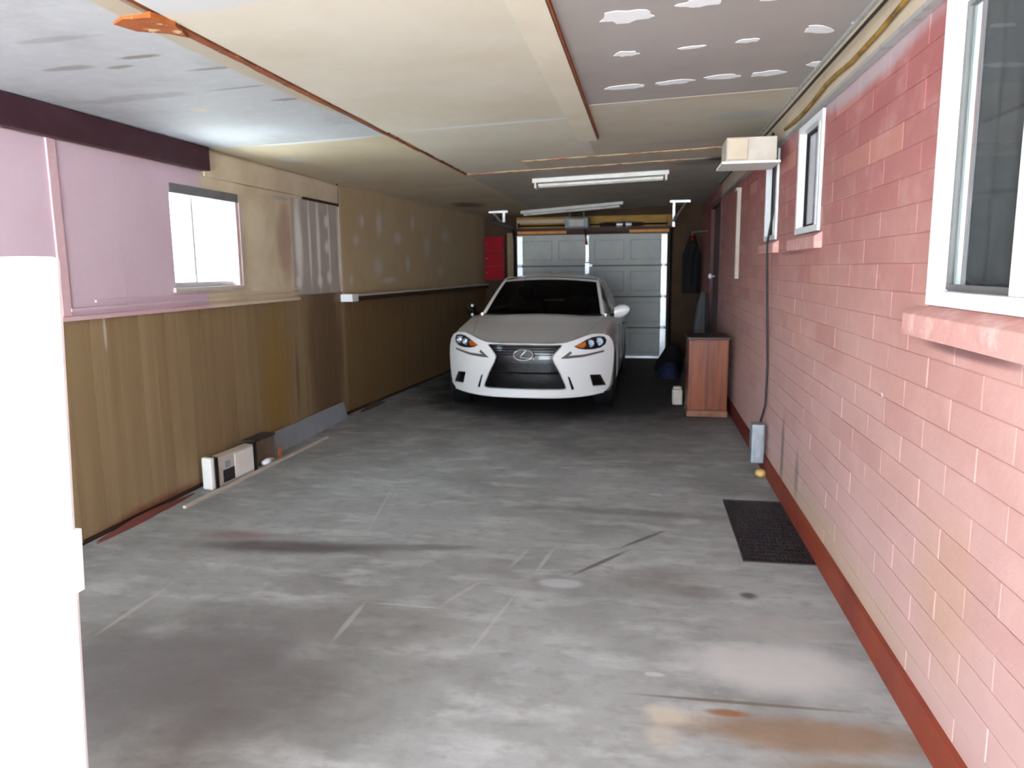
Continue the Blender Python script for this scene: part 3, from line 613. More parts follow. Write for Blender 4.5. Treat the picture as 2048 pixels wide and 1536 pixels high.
# lights
lt = empty('fluorescent_light', (-.46, 7.98, 2.45), 'nearer long twin tube fluorescent fixture on the ceiling', 'ceiling light')
def bar(g, x0, x1, ya, yb, w2, za, zb):
    q = [(x0, ya-w2), (x1, yb-w2), (x1, yb+w2), (x0, ya+w2)]; return g.prism(q, [zc(x)-za for x, _ in q], [zc(x)-zb for x, _ in q])
bar(G(), -1.18, .23, 8.05, 8.08, .085, .045, 0.002).obj('housing', M_fix, lt, bevel=.004)
for dy in (-.05, .05):
    G().tube([(-1.12, 8.05+dy, zc(-1.12)-.072), (.17, 8.08+dy, zc(.17)-.072)], .017, 10).obj('tube', M_tube, lt, smooth=True, angle=.7)
for xx in (-1.16, .19): part('end_cap', M_fix, lt, xx, xx+.02, 7.98, 8.14, zc(xx)-.10, zc(xx)-.046, bevel=.003)
lt2 = empty('fluorescent_light', (-1.1, 11.5, 2.45), 'farther long single tube fluorescent fixture near the garage door', 'ceiling light')
bar(G(), -1.95, -.33, 11.95, 11.35, .05, .045, 0.002).obj('housing', M_fix, lt2, bevel=.004)
G().tube([(-1.9, 11.93, zc(-1.9)-.066), (-.38, 11.37, zc(-.38)-.066)], .018, 10).obj('tube', M_tube, lt2, smooth=True, angle=.7)
# white box by the ceiling on the right wall
jb = empty('wall_box', (.7, 5.3, 2.2), 'white boxed in duct jutting from the brick wall under the ceiling', 'box')
G().box(.52, .84, 5.28, 5.62, 2.205, 2.36).obj('case', M_offw, jb, bevel=.006)
G().box(.525, .655, 5.262, 5.279, 2.215, 2.352).obj('front_plate', M_cream, jb, bevel=.005, label='raised cream front plate')
G().box(.49, .862, 5.25, 5.64, 2.188, 2.204).obj('shelf_plate', M_fix, jb, bevel=.003)
# cables
def onR(pts, x=.80): return [(x, y, z) for y, z in pts]
tag(G().tube([(.872, 1.6, 2.45), (.872, 2.4, 2.44), (.872, 2.94, 2.42), (.872, 3.25, 2.402), (.872, 3.64, 2.392), (.872, 3.9, 2.405), (.872, 4.11, 2.405), (.872, 4.39, 2.385), (.872, 4.72, 2.373), (.872, 5.0, 2.378), (.872, 5.2, 2.385)], .010, 8).obj('cable', M_cable, smooth=True), 'thick yellow brown cable drooping along the cream ceiling trim', 'cable')
tag(G().tube([(.850, 1.9, 2.475), (.849, 3.0, 2.47), (.849, 4.0, 2.468), (.849, 5.0, 2.462), (.849, 5.9, 2.46), (.849, 7.4, 2.47), (.849, 9.2, 2.47)], .007, 6).obj('cable', M_wire, smooth=True), 'thin dark cable running the length of the ceiling trim', 'cable')
tag(G().tube([(.876, 5.695, 2.445), (.870, 5.69, 2.40), (.868, 5.685, 2.33), (.895, 5.68, 2.27), (.895, 5.68, 1.9), (.868, 5.70, 1.69), (.868, 5.69, 1.60), (.888, 5.69, 1.1), (.90, 5.68, .8), (.895, 5.67, .5), (.865, 5.66, .375)], .0085, 8).obj('cord', M_wire, smooth=True), 'black cord running down the brick wall to the grey outlet box', 'cord')
eb = empty('outlet_box', (.85, 5.66, .06), 'grey metal outlet box low on the brick wall', 'electrical box')
G().box(.795, .888, 5.58, 5.70, .075, .37).obj('case', M_ebox, eb, bevel=.012)
part('cover_plate', M_galv, eb, .825, .865, 5.572, 5.579, .12, .28, bevel=.003)
tag(G().lathe((.855, 5.50, .025), [(.02, -.025), (.038, -.012), (.04, .01), (.028, .026), (.01, .03)], 'z', 12).obj('fitting', simple('yellow plastic', (206, 170, 96), .5), smooth=True), 'small round yellow fitting on the floor below the outlet box', 'fitting')
# floor grate
gr = empty('floor_grate', (.72, 4.37, 0), 'square black iron grate set in the concrete beside the brick wall', 'grate')
g = G(); gx0, gx1, gy0, gy1 = .54, .886, 3.85, 4.89
for k in range(27): x = gx0+.01+(gx1-gx0-.02)*k/26; g.box(x-.0028, x+.0028, gy0, gy1, -.035, .002)
for k in range(21): y_ = gy0+.012+(gy1-gy0-.024)*k/20; g.box(gx0, gx1, y_-.004, y_+.004, -.03, .0005)
g.obj('bars', M_iron, gr, kind='stuff'); G().box(gx0-.008, gx0, gy0-.008, gy1+.008, -.04, .004).box(gx1, gx1+.004, gy0-.008, gy1+.008, -.04, .004).box(gx0, gx1, gy0-.008, gy0, -.04, .004).box(gx0, gx1, gy1, gy1+.008, -.04, .004).obj('rim', M_iron, gr)
part('pit_bottom', M_void, gr, .535, .89, 3.845, 4.895, -.088, -.08)
# cabinet
cb = empty('cabinet', (.64, 7.9, 0), 'reddish brown wooden cabinet standing against the brick wall', 'cabinet')
part('body', M_redwood, cb, .455, .845, 7.72, 8.22, .065, .79, bevel=.004); part('plinth', M_plinth, cb, .445, .85, 7.71, 8.22, 0, .062, bevel=.004); part('top', M_redwood2, cb, .44, .86, 7.70, 8.235, .791, .815, bevel=.004)
for a, b in ((.47, .555), (.56, .70), (.705, .83)): part('veneer_panel', M_redwood, cb, a, b, 7.713, 7.7195, .09, .775)
tag(G().box(.325, .435, 8.36, 8.5, 0, .175).box(.335, .425, 8.37, 8.49, .175, .20).obj('jug', M_offw, bevel=.018), 'small white container on the floor beside the wooden cabinet', 'container')
# dark things in the rear corner
def lump(name, c, r, m_, label, cat, seed=0, sq=1.):
    rnd = random.Random(seed); g = G(); n, k = 18, 10; P = []; ph = [rnd.uniform(0, 6) for _ in range(6)]
    for i in range(k+1):
        t = i/k; z = c[2]+r[2]*t; rr = (math.cos(t*pi/2))**.55*(1+.1*math.sin(5*t+ph[0])); row = []
        for j in range(n+1):
            a = 2*pi*j/n; w_ = 1+.16*math.sin(3*a+ph[1]+2*t)+.09*math.sin(7*a+ph[2]); row.append((c[0]+r[0]*rr*w_*math.cos(a), c[1]+r[1]*rr*w_*math.sin(a), z))
        P.append(row)
    return tag(g.grid(P).obj(name, m_, smooth=True), label, cat)
lump('bag', (.40, 11.2, 0), (.18, .22, .42), M_cloth, 'black bag slumped on the floor by the garage door', 'bag', 1)
lump('bag', (.36, 10.5, 0), (.15, .16, .22), M_blue, 'navy cloth bundle on the floor in front of the black bag', 'bundle', 5)
g = G(); P = []
for i in range(13):
    t = i/12; z = t*1.22; cx, cy = .60+.10*t, 9.15+.05*t; row = []
    for j in range(21):
        a = 2*pi*j/20; rr = (.12*(1-t)**.7+.035)*(1+.22*math.sin(5*a+2*t)); row.append((cx+rr*math.cos(a), cy+rr*math.sin(a), z))
    P.append(row)
tag(g.grid(P).obj('tarp', M_tarp, smooth=True), 'grey folded tarp leaning upright behind the wooden cabinet', 'tarp')
# hanging jacket on the far right corner
jk = empty('jacket', (.70, 11.6, 1.2), 'black jacket hanging in the dark corner right of the garage door', 'jacket')
g = G(); P = []
for i in range(13):
    t = i/12; z = 1.98-t*.85; wx = .05+.10*min(1, t*3); row = []
    for j in range(25):
        a = 2*pi*j/24; rr = 1+.12*math.sin(6*a+1+t); row.append((.69+wx*rr*math.cos(a)*.8, 11.6+.09*min(1, .3+t*2)*rr*math.sin(a), z))
    P.append(row)
g.grid(P).obj('body', M_cloth, jk, smooth=True)
G().tube([(.72, 11.55, 1.85), (.66, 11.45, 1.65), (.65, 11.42, 1.25)], [.05, .05, .04], 10).obj('sleeve', M_cloth, jk, smooth=True)
G().tube([(.69, 11.6, 1.97), (.69, 11.6, 2.03), (XR-.001, 11.6, 2.05)], .008, 6).obj('hook', M_galv, jk)
G().lathe((.69, 11.48, 1.93), [(.01, -.02), (.03, -.01), (.03, .01), (.01, .02)], 'z', 10).obj('collar_tag', M_red, jk, smooth=True)
# red cabinet on the rear wall
rc = empty('wall_cabinet', (-2.5, 12.6, 1.33), 'bright red three panel cabinet hung in the corner left of the garage door', 'cabinet')
part('case', M_red2, rc, -2.67, -2.335, 12.50, 12.749, 1.33, 2.07, bevel=.004)
for k in range(3):
    z0 = 1.345+k*.24; d_ = part('door_panel', M_red, rc, -2.662, -2.343, 12.478, 12.499, z0, z0+.225, bevel=.008)
    G().lathe((-2.63, 12.47, z0+.11), [(.006, .008), (.006, -.004), (.012, -.008), (.008, -.016)], 'y', 8).obj('knob', M_galv, d_, smooth=True)

# ------------------------------------------------------------------ debris along the left wall
ap = empty('case', (-3.0, 4.85, 0), 'pale rectangular case with dark end bands lying by the panelled wall', 'case')
bx = [(-3.045, 4.63), (-2.965, 4.61), (-2.925, 5.16), (-3.005, 5.18)]
def sub(a, b): # portion of bx between fractions along its length
    L0 = [Vector(bx[0]).lerp(Vector(bx[3]), a), Vector(bx[1]).lerp(Vector(bx[2]), a), Vector(bx[1]).lerp(Vector(bx[2]), b), Vector(bx[0]).lerp(Vector(bx[3]), b)]; return [tuple(v) for v in L0]
def grow(q, d):
    c = sum((Vector(p) for p in q), Vector((0, 0)))/4; return [tuple(Vector(p)+(Vector(p)-c).normalized()*d) for p in q]
G().prism(sub(.06, .94), .004, .215).obj('body', M_offw, ap, bevel=.005); G().prism(grow(sub(0, .075), .004), 0, .23).obj('end_cap', M_fix, ap, bevel=.014, label='white end cap')
for a, b in ((.078, .145), (.93, 1.)): G().prism(grow(sub(a, b), .005), 0, .222).obj('band', M_black, ap, bevel=.004)
q = sub(.24, .48); G().prism([q[1], q[2], (q[2][0]+.004, q[2][1]), (q[1][0]+.004, q[1][1])], .02, .11).obj('label_plate', M_iron, ap); q = sub(.16, .24)
q = sub(.28, .40); G().prism([q[1], q[2], (q[2][0]+.003, q[2][1]), (q[1][0]+.003, q[1][1])], .12, .17).obj('emblem_plate', M_slate, ap)
q = sub(.5, .92); G().prism([q[1], q[2], (q[2][0]+.003, q[2][1]), (q[1][0]+.003, q[1][1])], .02, .20).obj('side_panel', M_fix, ap)
b2 = empty('crate', (-3.0, 5.35, 0), 'small grey brown box between the pale case and the grey board', 'box')
G().prism([(-3.07, 5.22), (-2.97, 5.22), (-2.95, 5.50), (-3.06, 5.50)], 0, .20).obj('body', simple('grey brown card', (112, 98, 84), .8), b2, bevel=.004); G().prism([(-3.075, 5.21), (-2.965, 5.21), (-2.945, 5.51), (-3.065, 5.51)], .201, .222).obj('lid', simple('dark lid', (60, 52, 50), .7), b2, bevel=.003)
tag(G().add([(-3.02, 5.55, 0), (-3.055, 5.55, .175), (-3.02, 7.2, 0.0), (-3.055, 7.2, .175), (-3.035, 5.55, 0), (-3.07, 5.55, .172), (-3.035, 7.2, 0), (-3.07, 7.2, .172)], [(0, 2, 3, 1), (4, 5, 7, 6), (0, 1, 5, 4), (2, 6, 7, 3), (1, 3, 7, 5), (0, 4, 6, 2)]).obj('board', M_slate), 'long grey painted board leaning against the foot of the panelling', 'board')
tag(G().prism([(-2.935, 4.22), (-2.91, 4.22), (-2.83, 6.28), (-2.855, 6.28)], 0, .018).obj('lath', M_offw), 'long thin cream lath on the floor in front of the pale case', 'lath')
tag(G().tube([(-2.925, 5.26, .03), (-2.925, 5.33, .03), (-2.92, 5.40, .028)], [.02, .026, .02], 8).obj('rag', M_white, smooth=True), 'small crumpled white rag beside the grey brown box', 'rag')
tag(G().prism([(-2.94, 5.53), (-2.93, 5.53), (-2.925, 5.56), (-2.935, 5.56)], 0, .09).obj('offcut', simple('orange plastic', (176, 98, 66), .6)), 'thin upright orange offcut at the end of the grey board', 'offcut')
for k, (a, b, c, d) in enumerate(((-3.04, 3.75, .09, .02), (-3.03, 4.02, .12, .03), (-3.02, 4.3, .08, .025), (-3.03, 3.45, .10, .03))):
    pass
lump('debris', (-3.05, 4.0, 0), (.03, .42, .035), simple('reddish crumbs', (110, 58, 48), .9), 'low ridge of reddish crumbs along the foot of the panelling', 'debris', 3)['kind'] = 'stuff'
lump('debris', (-3.0, 7.9, 0), (.05, .30, .04), simple('grey crumbs', (84, 74, 64), .9), 'dark crumbs at the wall past the end of the grey board', 'debris', 8)['kind'] = 'stuff'

# ------------------------------------------------------------------ white gate post in the foreground
gp = empty('gate_post', (-1.5, 1.25, 0), 'bright white post at the near left edge of the frame', 'post')
lean = -.052
def lx(x, z): return x+lean*(1.53-z)
g = G(); zt = 1.551
P = []
for z in (0, .45, .8, 1.15, 1.4, zt): P.append(z)
g.prism([(-1.62, 1.22), (-1.122, 1.22), (-1.122, 1.30), (-1.62, 1.30)], 0, zt)
g.v = [(lx(x, z), y_, z) for x, y_, z in g.v]
g.obj('body', M_gate, gp, bevel=.012)
g = G().box(-1.150, -1.1155, 1.213, 1.306, .86, .995); g.v = [(lx(x, z), y_, z) for x, y_, z in g.v]; g.obj('hinge_plate', M_gate, gp, bevel=.003)

# ================================================================== car
CAR = empty('car', (-1.215, 7.5, 0), 'white sedan parked nose out in front of the garage door', 'car'); CAR['_local'] = 1
CAR.rotation_euler = (0, .008, -.012)
HW = .9
def yf(x, z): return .42*(abs(x)/.9)**2.6+.35*max(0, z-.62)**1.3+.10*max(0, .35-z)
OUT = [(0, .205), (.25, .206), (.45, .21), (.58, .215), (.70, .222), (.79, .238), (.845, .275), (.872, .34), (.888, .45), (.897, .58), (.897, .68), (.882, .76), (.845, .815), (.78, .845), (.68, .848), (.60, .825), (.50, .788), (.42, .765), (.30, .757), (.15, .757), (0, .758)]
SPIN = [(0, .286), (.25, .286), (.40, .286), (.432, .296), (.425, .33), (.375, .45), (.315, .56), (.296, .612), (.305, .64), (.345, .69), (.388, .735), (.37, .746), (.2, .746), (0, .747)]
FOG = [(.828, .30), (.768, .422), (.662, .428), (.695, .305)]
SLIT = [(.445, .425), (.468, .41), (.514, .285), (.486, .275)]
DRL = [(.375, .606), (.475, .682), (.488, .655), (.455, .636), (.60, .642), (.80, .676), (.80, .655), (.60, .616), (.44, .605)]
HL = [(.505, .728), (.56, .756), (.62, .79), (.68, .815), (.74, .822), (.80, .812), (.822, .775), (.812, .735), (.765, .702), (.70, .690), (.62, .690), (.55, .703)]
mir = lambda P: [(-x, z) for x, z in reversed(P)]
full_loop = lambda H: H+[(-x, z) for x, z in reversed(H[1:-1])]
def inside(p, poly):
    c = False; n = len(poly); x, y_ = p
    for i in range(n):
        x1, y1 = poly[i]; x2, y2 = poly[(i+1) % n]
        if (y1 > y_) != (y2 > y_) and x < (x2-x1)*(y_-y1)/(y2-y1)+x1: c = not c
    return c
def densify(P, step=.03):
    o = []
    for i in range(len(P)):
        a = Vector(P[i]); b = Vector(P[(i+1) % len(P)]); k = max(1, int((b-a).length/step))
        o += [tuple(a.lerp(b, j/k)) for j in range(k)]
    return o
def sheet(outer, holes, f, step=.03):
    """surface y=f(x,z) over polygon outer minus holes"""
    loops = [densify(outer, step)]+[densify(h, step) for h in holes]; V = []; E = []
    for l in loops:
        n = len(V); V += l; E += [(n+i, n+(i+1) % len(l)) for i in range(len(l))]
    xs = [v[0] for v in loops[0]]; zs = [v[1] for v in loops[0]]; x = min(xs)
    while x < max(xs):
        z = min(zs)+.01
        while z < max(zs):
            p = (x+.0031, z+.0017)
            if inside(p, loops[0]) and not any(inside(p, h) for h in loops[1:]) and min((Vector(p)-Vector(q)).length for l in loops for q in l) > step*.45: V.append(p)
            z += step
        x += step
    r = delaunay_2d_cdt([Vector(v) for v in V], E, [], 0, 1e-6)
    vv = r[0]; F_ = []
    for t in r[2]:
        c = sum((vv[i] for i in t), Vector((0, 0)))/len(t)
        if inside(c, loops[0]) and not any(inside(c, h) for h in loops[1:]): F_.append(tuple(t))
    return [(v[0], f(v[0], v[1]), v[1]) for v in vv], F_
outer = full_loop(OUT); spin = full_loop(SPIN)
holes = [spin]+[q for P_ in (FOG, SLIT, DRL, HL) for q in (P_, mir(P_))]
v, f = sheet(outer, holes, yf)
g = G().add(v, f)
def rimwall(g, poly, dep):
    P = densify(poly, .03); n = len(P); V = [(x, yf(x, z), z) for x, z in P]+[(x, yf(x, z)+dep, z) for x, z in P]
    g.add(V, [(i, (i+1) % n, n+(i+1) % n, n+i) for i in range(n)])
for h_ in holes: rimwall(g, h_, .04)
def cobj(g, name, mat, parent=None, smooth=True, angle=.6, bevel=0, label=None, kind=None):
    parent = parent or CAR
    o = bpy.data.objects.new(name, g.mesh(name, mat, smooth, angle, bevel)); COL.objects.link(o); o.parent = parent
    return tag(o, label, None, None, kind)
bumper = cobj(g, 'front_bumper', M_paint, angle=.5)
def patch(poly, dep, name, mat, parent, label=None):
    v, f = sheet(poly, [], lambda x, z: yf(x, z)+dep, .04); return cobj(G().add(v, f), name, mat, parent, label=label)
grille = patch(spin, .035, 'grille', M_gloss, CAR, 'black spindle shaped mesh grille')
g = G()     # honeycomb mesh of the grille
zz = .305; r_ = 0
while zz < .56:
    x = -.45+(r_ % 2)*.018
    while x < .45:
        if inside((x, zz), spin) and inside((x-.012, zz), spin) and inside((x+.012, zz), spin):
            y_ = yf(x, zz)+.022; a = .013; bb = .0085
            c_ = [(x-a, y_, zz), (x, y_, zz+bb), (x+a, y_, zz), (x, y_, zz-bb)]; i_ = [(x-a*.6, y_+.01, zz), (x, y_+.01, zz+bb*.6), (x+a*.6, y_+.01, zz), (x, y_+.01, zz-bb*.6)]
            g.add(c_+i_, [(0, 1, 5, 4), (1, 2, 6, 5), (2, 3, 7, 6), (3, 0, 4, 7)])
        x += .036
    zz += .0135; r_ += 1
cobj(g, 'mesh', M_mesh, grille, smooth=False, kind='stuff')
g = G(); L_ = [(x, yf(x, .575)+.018, .575) for x in [-.30+.02*k for k in range(31)]]
for k in range(4):
    zz = .64+k*.027; hw = .30+max(0, (zz-.64))*.75
    g.tube([(x*hw/.30, yf(x*hw/.3, zz)+.02, zz) for x in [-.29+.058*j for j in range(11)]], .0045, 5)
cobj(g, 'slat', M_gloss, grille, kind='stuff')
g = G(); g.tube([(x, yf(x, .455)+.012, .455) for x in [-.36+.04*k for k in range(19)]], .012, 6); cobj(g, 'crossbar', M_gloss, grille)
loop = densify(spin, .03); g = G(); g.tube([(x, yf(x, z)-.001, z) for x, z in loop+loop[:1]], .0055, 6, False); cobj(g, 'surround', simple('satin grille surround', (190, 190, 192), .3, .3), grille)
# emblem: oval ring with a slanted letter stroke
em = G(); ring = []
for k in range(41):
    t = 2*pi*k/40; ring.append((.098*math.cos(t), -.016, .64+.056*math.sin(t)))
em.tube(ring, .010, 8, False)
em.tube([(.030, -.018, .686), (-.020, -.018, .640), (-.036, -.018, .618), (.030, -.018, .612), (.066, -.018, .618)], [.006, .008, .0085, .008, .0075], 8)
cobj(em, 'emblem', M_chrome, grille, label='oval chrome emblem')
G_ = G().lathe((0, .006, .64), [(.0, .0)]*1+[(.088, .0), (.088, .02), (.01, .02)], 'y', 24); G_.v = [(x, y_, .64+(z-.64)*.56) for x, y_, z in G_.v]; cobj(G_, 'emblem_base', M_gloss, grille)
for s in (1, -1):
    S = (lambda P_: P_) if s == 1 else mir
    patch(S(FOG), .035, 'air_inlet', M_gloss, bumper); patch(S(SLIT), .03, 'slit', M_gloss, bumper); patch(S(DRL), .012, 'running_light', simple('running light smoke', (96, 92, 90), .3), bumper)
    hl = patch(S(HL), .03, 'headlight', simple('lamp housing', (40, 42, 46), .3, .5), CAR)
    for (lx_, lz_, r_l, m_) in ((.748, .765, .034, M_lens), (.668, .752, .030, M_lens)):
        yb_ = yf(lx_, lz_)+.012
        cobj(G().lathe((s*lx_, yb_, lz_), [(.002, -.022), (r_l*.6, -.016), (r_l*.9, -.002), (r_l, .012)], 'y', 16), 'projector', m_, hl)
        rg = [(s*lx_+(r_l+.006)*math.cos(t*pi/10), yb_+.004, lz_+(r_l+.006)*math.sin(t*pi/10)) for t in range(21)]
        cobj(G().tube(rg, .004, 6, False), 'bezel', M_silver, hl)
    AMB = [(.512, .729), (.56, .751), (.615, .772), (.622, .735), (.60, .712), (.555, .712)]
    patch(S(AMB), .012, 'indicator', M_amber, hl); patch(S(HL), .002, 'lens_cover', M_clear, hl)
# chin lip
g = G(); g.tube([(x, yf(x, .2)-.004, .206+.03*(abs(x)/.8)**4) for x in [-.80+.05*k for k in range(33)]], .014, 8); cobj(g, 'chin_lip', M_paint, bumper)
# body shell loft: half sections of 11 points from sill to centre
i0 = [OUT[k] for k in (5, 6, 8, 9, 11, 13, 15, 16, 17, 19, 20)]
KEY = [(.50, [(.86, .22), (.895, .30), (.90, .46), (.90, .62), (.885, .775), (.80, .872), (.66, .868), (.50, .845), (.38, .832), (.2, .838), (0, .842)]),
       (.90, [(.87, .2), (.90, .30), (.905, .46), (.905, .64), (.895, .80), (.815, .915), (.68, .925), (.50, .915), (.38, .91), (.2, .917), (0, .922)]),
       (1.22, [(.87, .19), (.90, .30), (.907, .48), (.907, .66), (.90, .83), (.835, .945), (.72, .965), (.50, .975), (.38, .982), (.2, .990), (0, .995)]),
       (1.34, [(.87, .19), (.90, .30), (.907, .48), (.907, .66), (.90, .84), (.845, .95), (.735, .975), (.50, .97), (.38, .965), (.2, .96), (0, .96)]),
       (2.2, [(.87, .19), (.89, .30), (.90, .48), (.905, .68), (.898, .86), (.86, .95), (.80, .972), (.50, .93), (.38, .93), (.2, .93), (0, .93)]),
       (3.1, [(.87, .19), (.89, .30), (.90, .48), (.907, .70), (.90, .88), (.86, .965), (.80, .985), (.50, .93), (.38, .93), (.2, .93), (0, .93)]),
       (3.9, [(.87, .21), (.90, .33), (.905, .50), (.905, .70), (.89, .90), (.83, .985), (.72, 1.01), (.50, 1.03), (.38, 1.035), (.2, 1.04), (0, 1.04)]),
       (4.35, [(.84, .23), (.87, .34), (.88, .50), (.875, .70), (.86, .90), (.80, .985), (.70, 1.02), (.50, 1.04), (.38, 1.05), (.2, 1.055), (0, 1.055)]),
       (4.55, [(.76, .25), (.80, .34), (.82, .50), (.82, .70), (.80, .88), (.74, .96), (.64, .99), (.46, 1.01), (.34, 1.015), (.2, 1.02), (0, 1.02)])]
WH = [.87, 3.67]; WR = .325
rows = [[(x, yf(x, z), z) for x, z in i0]]
def cat(a, b, c, d, t): return .5*((2*b)+(c-a)*t+(2*a-5*b+4*c-d)*t*t+(3*b-a-3*c+d)*t**3)
K3 = [rows[0]]+[[(x, y_, z) for x, z in P_] for y_, P_ in KEY]
ycur = None
for i in range(len(K3)-1):
    A, B, C_, D = K3[max(0, i-1)], K3[i], K3[i+1], K3[min(len(K3)-1, i+2)]
    n = 8 if i < 3 else (3 if i == 3 else 10)
    for k in range(1, n+1):
        t = k/n; row = []
        for a, b, c, d in zip(A, B, C_, D):
            y_ = b[1]+(c[1]-b[1])*t
            x = cat(a[0], b[0], c[0], d[0], t) if i > 0 else b[0]+(c[0]-b[0])*(t**.6)*1.
            z = cat(a[2], b[2], c[2], d[2], t) if i not in (3,) else b[2]+(c[2]-b[2])*t
            row.append([x, y_, z])
        for wy in WH:
            d0 = abs(row[0][1]-wy)
            if d0 < .375:
                az = .325+math.sqrt(.375**2-d0**2)
                for q in range(4): row[q][2] = max(row[q][2], az+.012*q)
        rows.append([tuple(p) for p in row])
sym = [[p for p in r]+[(-x, y_, z) for x, y_, z in reversed(r[:-1])] for r in rows]
g = G(); R_, C2 = len(sym), len(sym[0])
g.v = [p for r in sym for p in r]
for i in range(R_-1):
    for j in range(C2-1):
        ym = (sym[i][j][1]+sym[i+1][j][1])/2
        inner = 1.30 < ym < 3.85 and 6 <= j <= C2-8
        g.f.append((i*C2+j, i*C2+j+1, (i+1)*C2+j+1, (i+1)*C2+j)); g.mi.append(1 if inner else 0)
last = sym[-1]; n = len(g.v); g.v.append((0, 4.60, .62)); b0 = (R_-1)*C2
for j in range(C2-1): g.f.append((b0+j, b0+j+1, n)); g.mi.append(0)
g.f.append((b0+C2-1, b0, n)); g.mi.append(0)
body = cobj(g, 'body', [M_paint, M_cloth], angle=.7)
# dark underbody and wheel wells
cobj(G().box(-.70, .70, .35, 4.45, .18, .55), 'underbody', M_black, smooth=False)
for wy in WH:
    for s in (1, -1): cobj(G().lathe((s*.80, wy, .325), [(.37, -.12), (.37, .085)], 'x', 28), 'wheel_liner', M_black, angle=.5)
for wy in WH:
    for s in (1, -1):
        wl_ = cobj(G().lathe((s*.80, wy, WR), [(.20, -.10), (.30, -.105), (.322, -.085), (WR, 0), (.322, .075), (.30, .092), (.235, .092), (.225, .06)], 'x', 36), 'wheel', M_black, angle=.6)
        if True:
            g = G()
            for k in range(10):
                a = 2*pi*k/10; xo = s*.885
                p0 = Vector((xo, wy+.035*math.cos(a), WR+.035*math.sin(a))); p1 = Vector((xo-.006*s, wy+.215*math.cos(a), WR+.215*math.sin(a))); g.tube([p0, p1], [.022, .014], 6)
            g.lathe((s*.872, wy, WR), [(.05, -.02), (.05, .018), (.01, .024)], 'x', 16)
            rr = [(s*.88, wy+.222*math.cos(t*pi/14), WR+.222*math.sin(t*pi/14)) for t in range(29)]; g.tube(rr, .012, 6, False)
            cobj(g, 'rim', M_rim, wl_)
# hood shut line and wiper
g = G(); pts = []
for k in range(2):
    s = 1 if k else -1; pts = []
    for t in range(12):
        y_ = .30+t*.083; tt = t/11; pts.append((s*(.60+.155*tt), y_, .0))
    # find z on loft by nearest rows
    Z = []
    for (x, y_, _) in pts:
        best = min(range(len(rows)), key=lambda i: abs(rows[i][7][1]-y_)); r = rows[best]
        for a, b in zip(r, r[1:]):
            if min(a[0], b[0]) <= abs(x) <= max(a[0], b[0]) and a[2] > .7: Z.append((x, y_, a[2]+(b[2]-a[2])*((abs(x)-a[0])/(b[0]-a[0]+1e-9))+.0005)); break
    if len(Z) > 2: cobj(G().tube(Z, .0016, 4), 'hood_seam', simple('shadow gap', (110, 110, 108), .9), body)
# ---- greenhouse
def patchgrid(f, nu, nv, name, mat, parent=CAR, label=None, thick=0, angle=.6):
    g = G().grid([[f(-1+2*i/nu, j/nv) for i in range(nu+1)] for j in range(nv+1)]); return cobj(g, name, mat, parent, angle=angle, label=label)
def ws(u, v):   # windscreen
    hw = .722+(.598-.722)*v; return (hw*u, 1.16+.20*u*u+(.80-.09*u*u)*v, 1.0-.012*u*u+(.405-.022*u*u)*v+.025*math.sin(pi*v)*(1-u*u*.6))
patchgrid(lambda u, v: ws(u*.955, v*.925), 16, 8, 'windscreen', M_tint, label='dark windscreen')
patchgrid(lambda u, v: ws(u, .925+.075*v), 16, 2, 'windscreen_header', M_paint)
for s in (1, -1): patchgrid(lambda u, v: ws(s*(.955+.045*(u+1)/2), v), 2, 8, 'windscreen_pillar', M_paint)
def rf(u, v):   # roof
    a = ws(u, 1.); hw = .598+.022*math.sin(pi*v)-.02*v; y_ = a[1]+(3.30-.05*u*u-a[1])*v
    return (hw*u, y_, 1.405-.022*u*u+.045*math.sin(pi*(v*.9+.05))*(1-.35*u*u)-.015*v-.01*abs(u)**6)
roof = patchgrid(rf, 16, 14, 'roof', M_paint)
def rg(u, v):
    a = rf(u, 1.); hw = .578+.12*v; return (hw*u, a[1]+(.72-.16*u*u)*v, a[2]+(1.035-a[2])*v+.02*math.sin(pi*v))
patchgrid(rg, 12, 6, 'rear_window', M_tint)
def belt(t): # t 0..1 front to rear
    return (.735+.085*math.sin(pi*min(1, t*1.1))-.01*t, 1.36+t*(3.88-1.36), .985+.03*t)
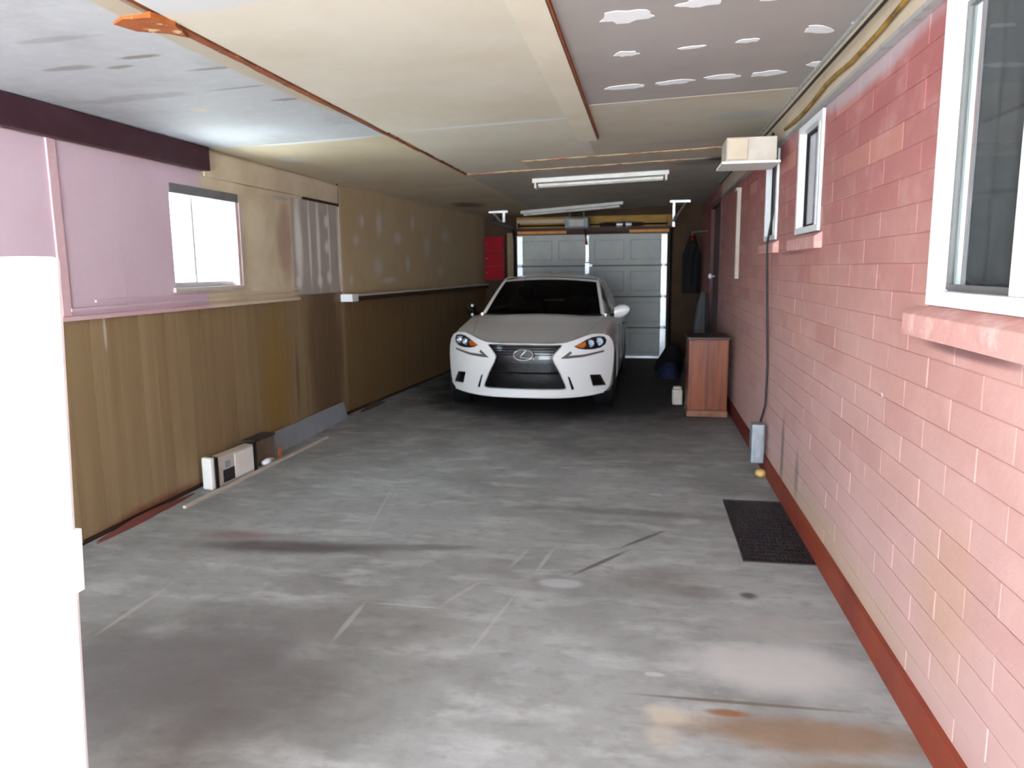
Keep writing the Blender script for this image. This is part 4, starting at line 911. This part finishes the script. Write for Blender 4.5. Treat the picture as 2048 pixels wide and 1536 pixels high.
for s in (1, -1):
    def topl(t):
        # follows the windscreen edge, the roof edge, then the rear window edge
        if t < .27: q = ws(1, t/.27)
        elif t < .76: q = rf(1, (t-.27)/.49)
        else: q = rg(1, (t-.76)/.24)
        return q
    def side(t, v, off=0.):
        b = belt(t); a = topl(t); bul = .02*math.sin(pi*v); return (s*(b[0]+(a[0]-b[0])*v+bul+off), b[1]+(a[1]-b[1])*v, b[2]+(a[2]-b[2])*v)
    # white shell side (pillars and frames), thin inset glass in front
    g = G().grid([[side(i/40, j/8, -.012) for i in range(41)] for j in range(9)]); cobj(g, 'pillar_panel', M_paint)
    for a, b, nm in ((.12, .50, 'side_window'), (.525, .80, 'side_window')):
        g = G().grid([[side(a+(b-a)*i/14, .05+.86*j/7, .004) for i in range(15)] for j in range(8)]); cobj(g, nm, M_gloss)
    g = G(); g.tube([Vector(side(t/30, 1.))+Vector((0, 0, -.004)) for t in range(0, 31)], .016, 8); cobj(g, 'roof_rail', M_paint)
    g = G(); g.tube([(s*(belt(t/20)[0]+.012), belt(t/20)[1], belt(t/20)[2]-.004) for t in range(0, 20)], .008, 6); cobj(g, 'belt_trim', M_chrome)
    # mirror
    mr_ = cobj(G().tube([(s*.80, 1.42, .965), (s*.88, 1.42, .985)], [.022, .018], 8), 'mirror_arm', M_gloss)
    g = G(); P = []
    for i in range(11):
        t = i/10; x = .845+(.175 if s > 0 else .11)*t; hh = .080*math.sin(pi*(.20+.74*t))**.6; zc_ = 1.005+.035*t; row = []
        for j in range(15):
            a = 2*pi*j/14; row.append((s*x, 1.43+.02*t+(.055 if math.sin(a) < 0 else .03)*math.sin(a), zc_+hh*math.cos(a)))
        P.append(row)
    mo = cobj(g.grid(P+[[tuple(sum(q[k] for q in P[-1])/len(P[-1]) for k in range(3))]*15]), 'mirror', M_paint if s > 0 else M_gloss, angle=1., label=None if s > 0 else 'mirror blackened to stand for shade')  # left housing blackened so its colour stands for shade
    if s < 0:
        for zz_ in (1.075, .965): cobj(G().lathe((-.875, 1.385, zz_), [(.004, -.02), (.016, -.012), (.018, .005), (.006, .012)], 'y', 10), 'mirror_glint_dot', M_paint, mo)  # added white dots imitate bright glints on the darkened mirror
    # door seams and handle
    for yd in (1.50, 2.42, 3.25): cobj(G().tube([(s*.9075, yd, .36), (s*.9085, yd, .66), (s*.900, yd, .86)], .003, 4), 'door_seam', simple('door gap', (50, 50, 50), .9), body)
    cobj(G().tube([(s*.905, 2.2, .82), (s*.925, 2.23, .82), (s*.925, 2.38, .82), (s*.905, 2.4, .82)], .009, 6), 'door_handle', M_chrome)
# seats and wheel behind the windscreen
for x in (-.36, .36):
    st = cobj(G().box(x-.22, x+.22, 2.3, 2.42, .935, 1.14), 'seat_back', M_seat, bevel=.03, angle=1.)
    cobj(G().box(x-.12, x+.12, 2.32, 2.41, 1.15, 1.28), 'headrest', M_seat, st, bevel=.03, angle=1.)
g = G(); g.tube([(.36+.17*math.cos(t*pi/12), 1.75+.05*math.sin(t*pi/12), 1.02+.15*math.sin(t*pi/12)) for t in range(25)], .013, 6, False); cobj(g, 'steering_wheel', M_cloth)
cobj(G().box(-.70, .70, 1.42, 1.66, .955, .985), 'dashboard', M_cloth, smooth=False, bevel=.01)
del CAR['_local']
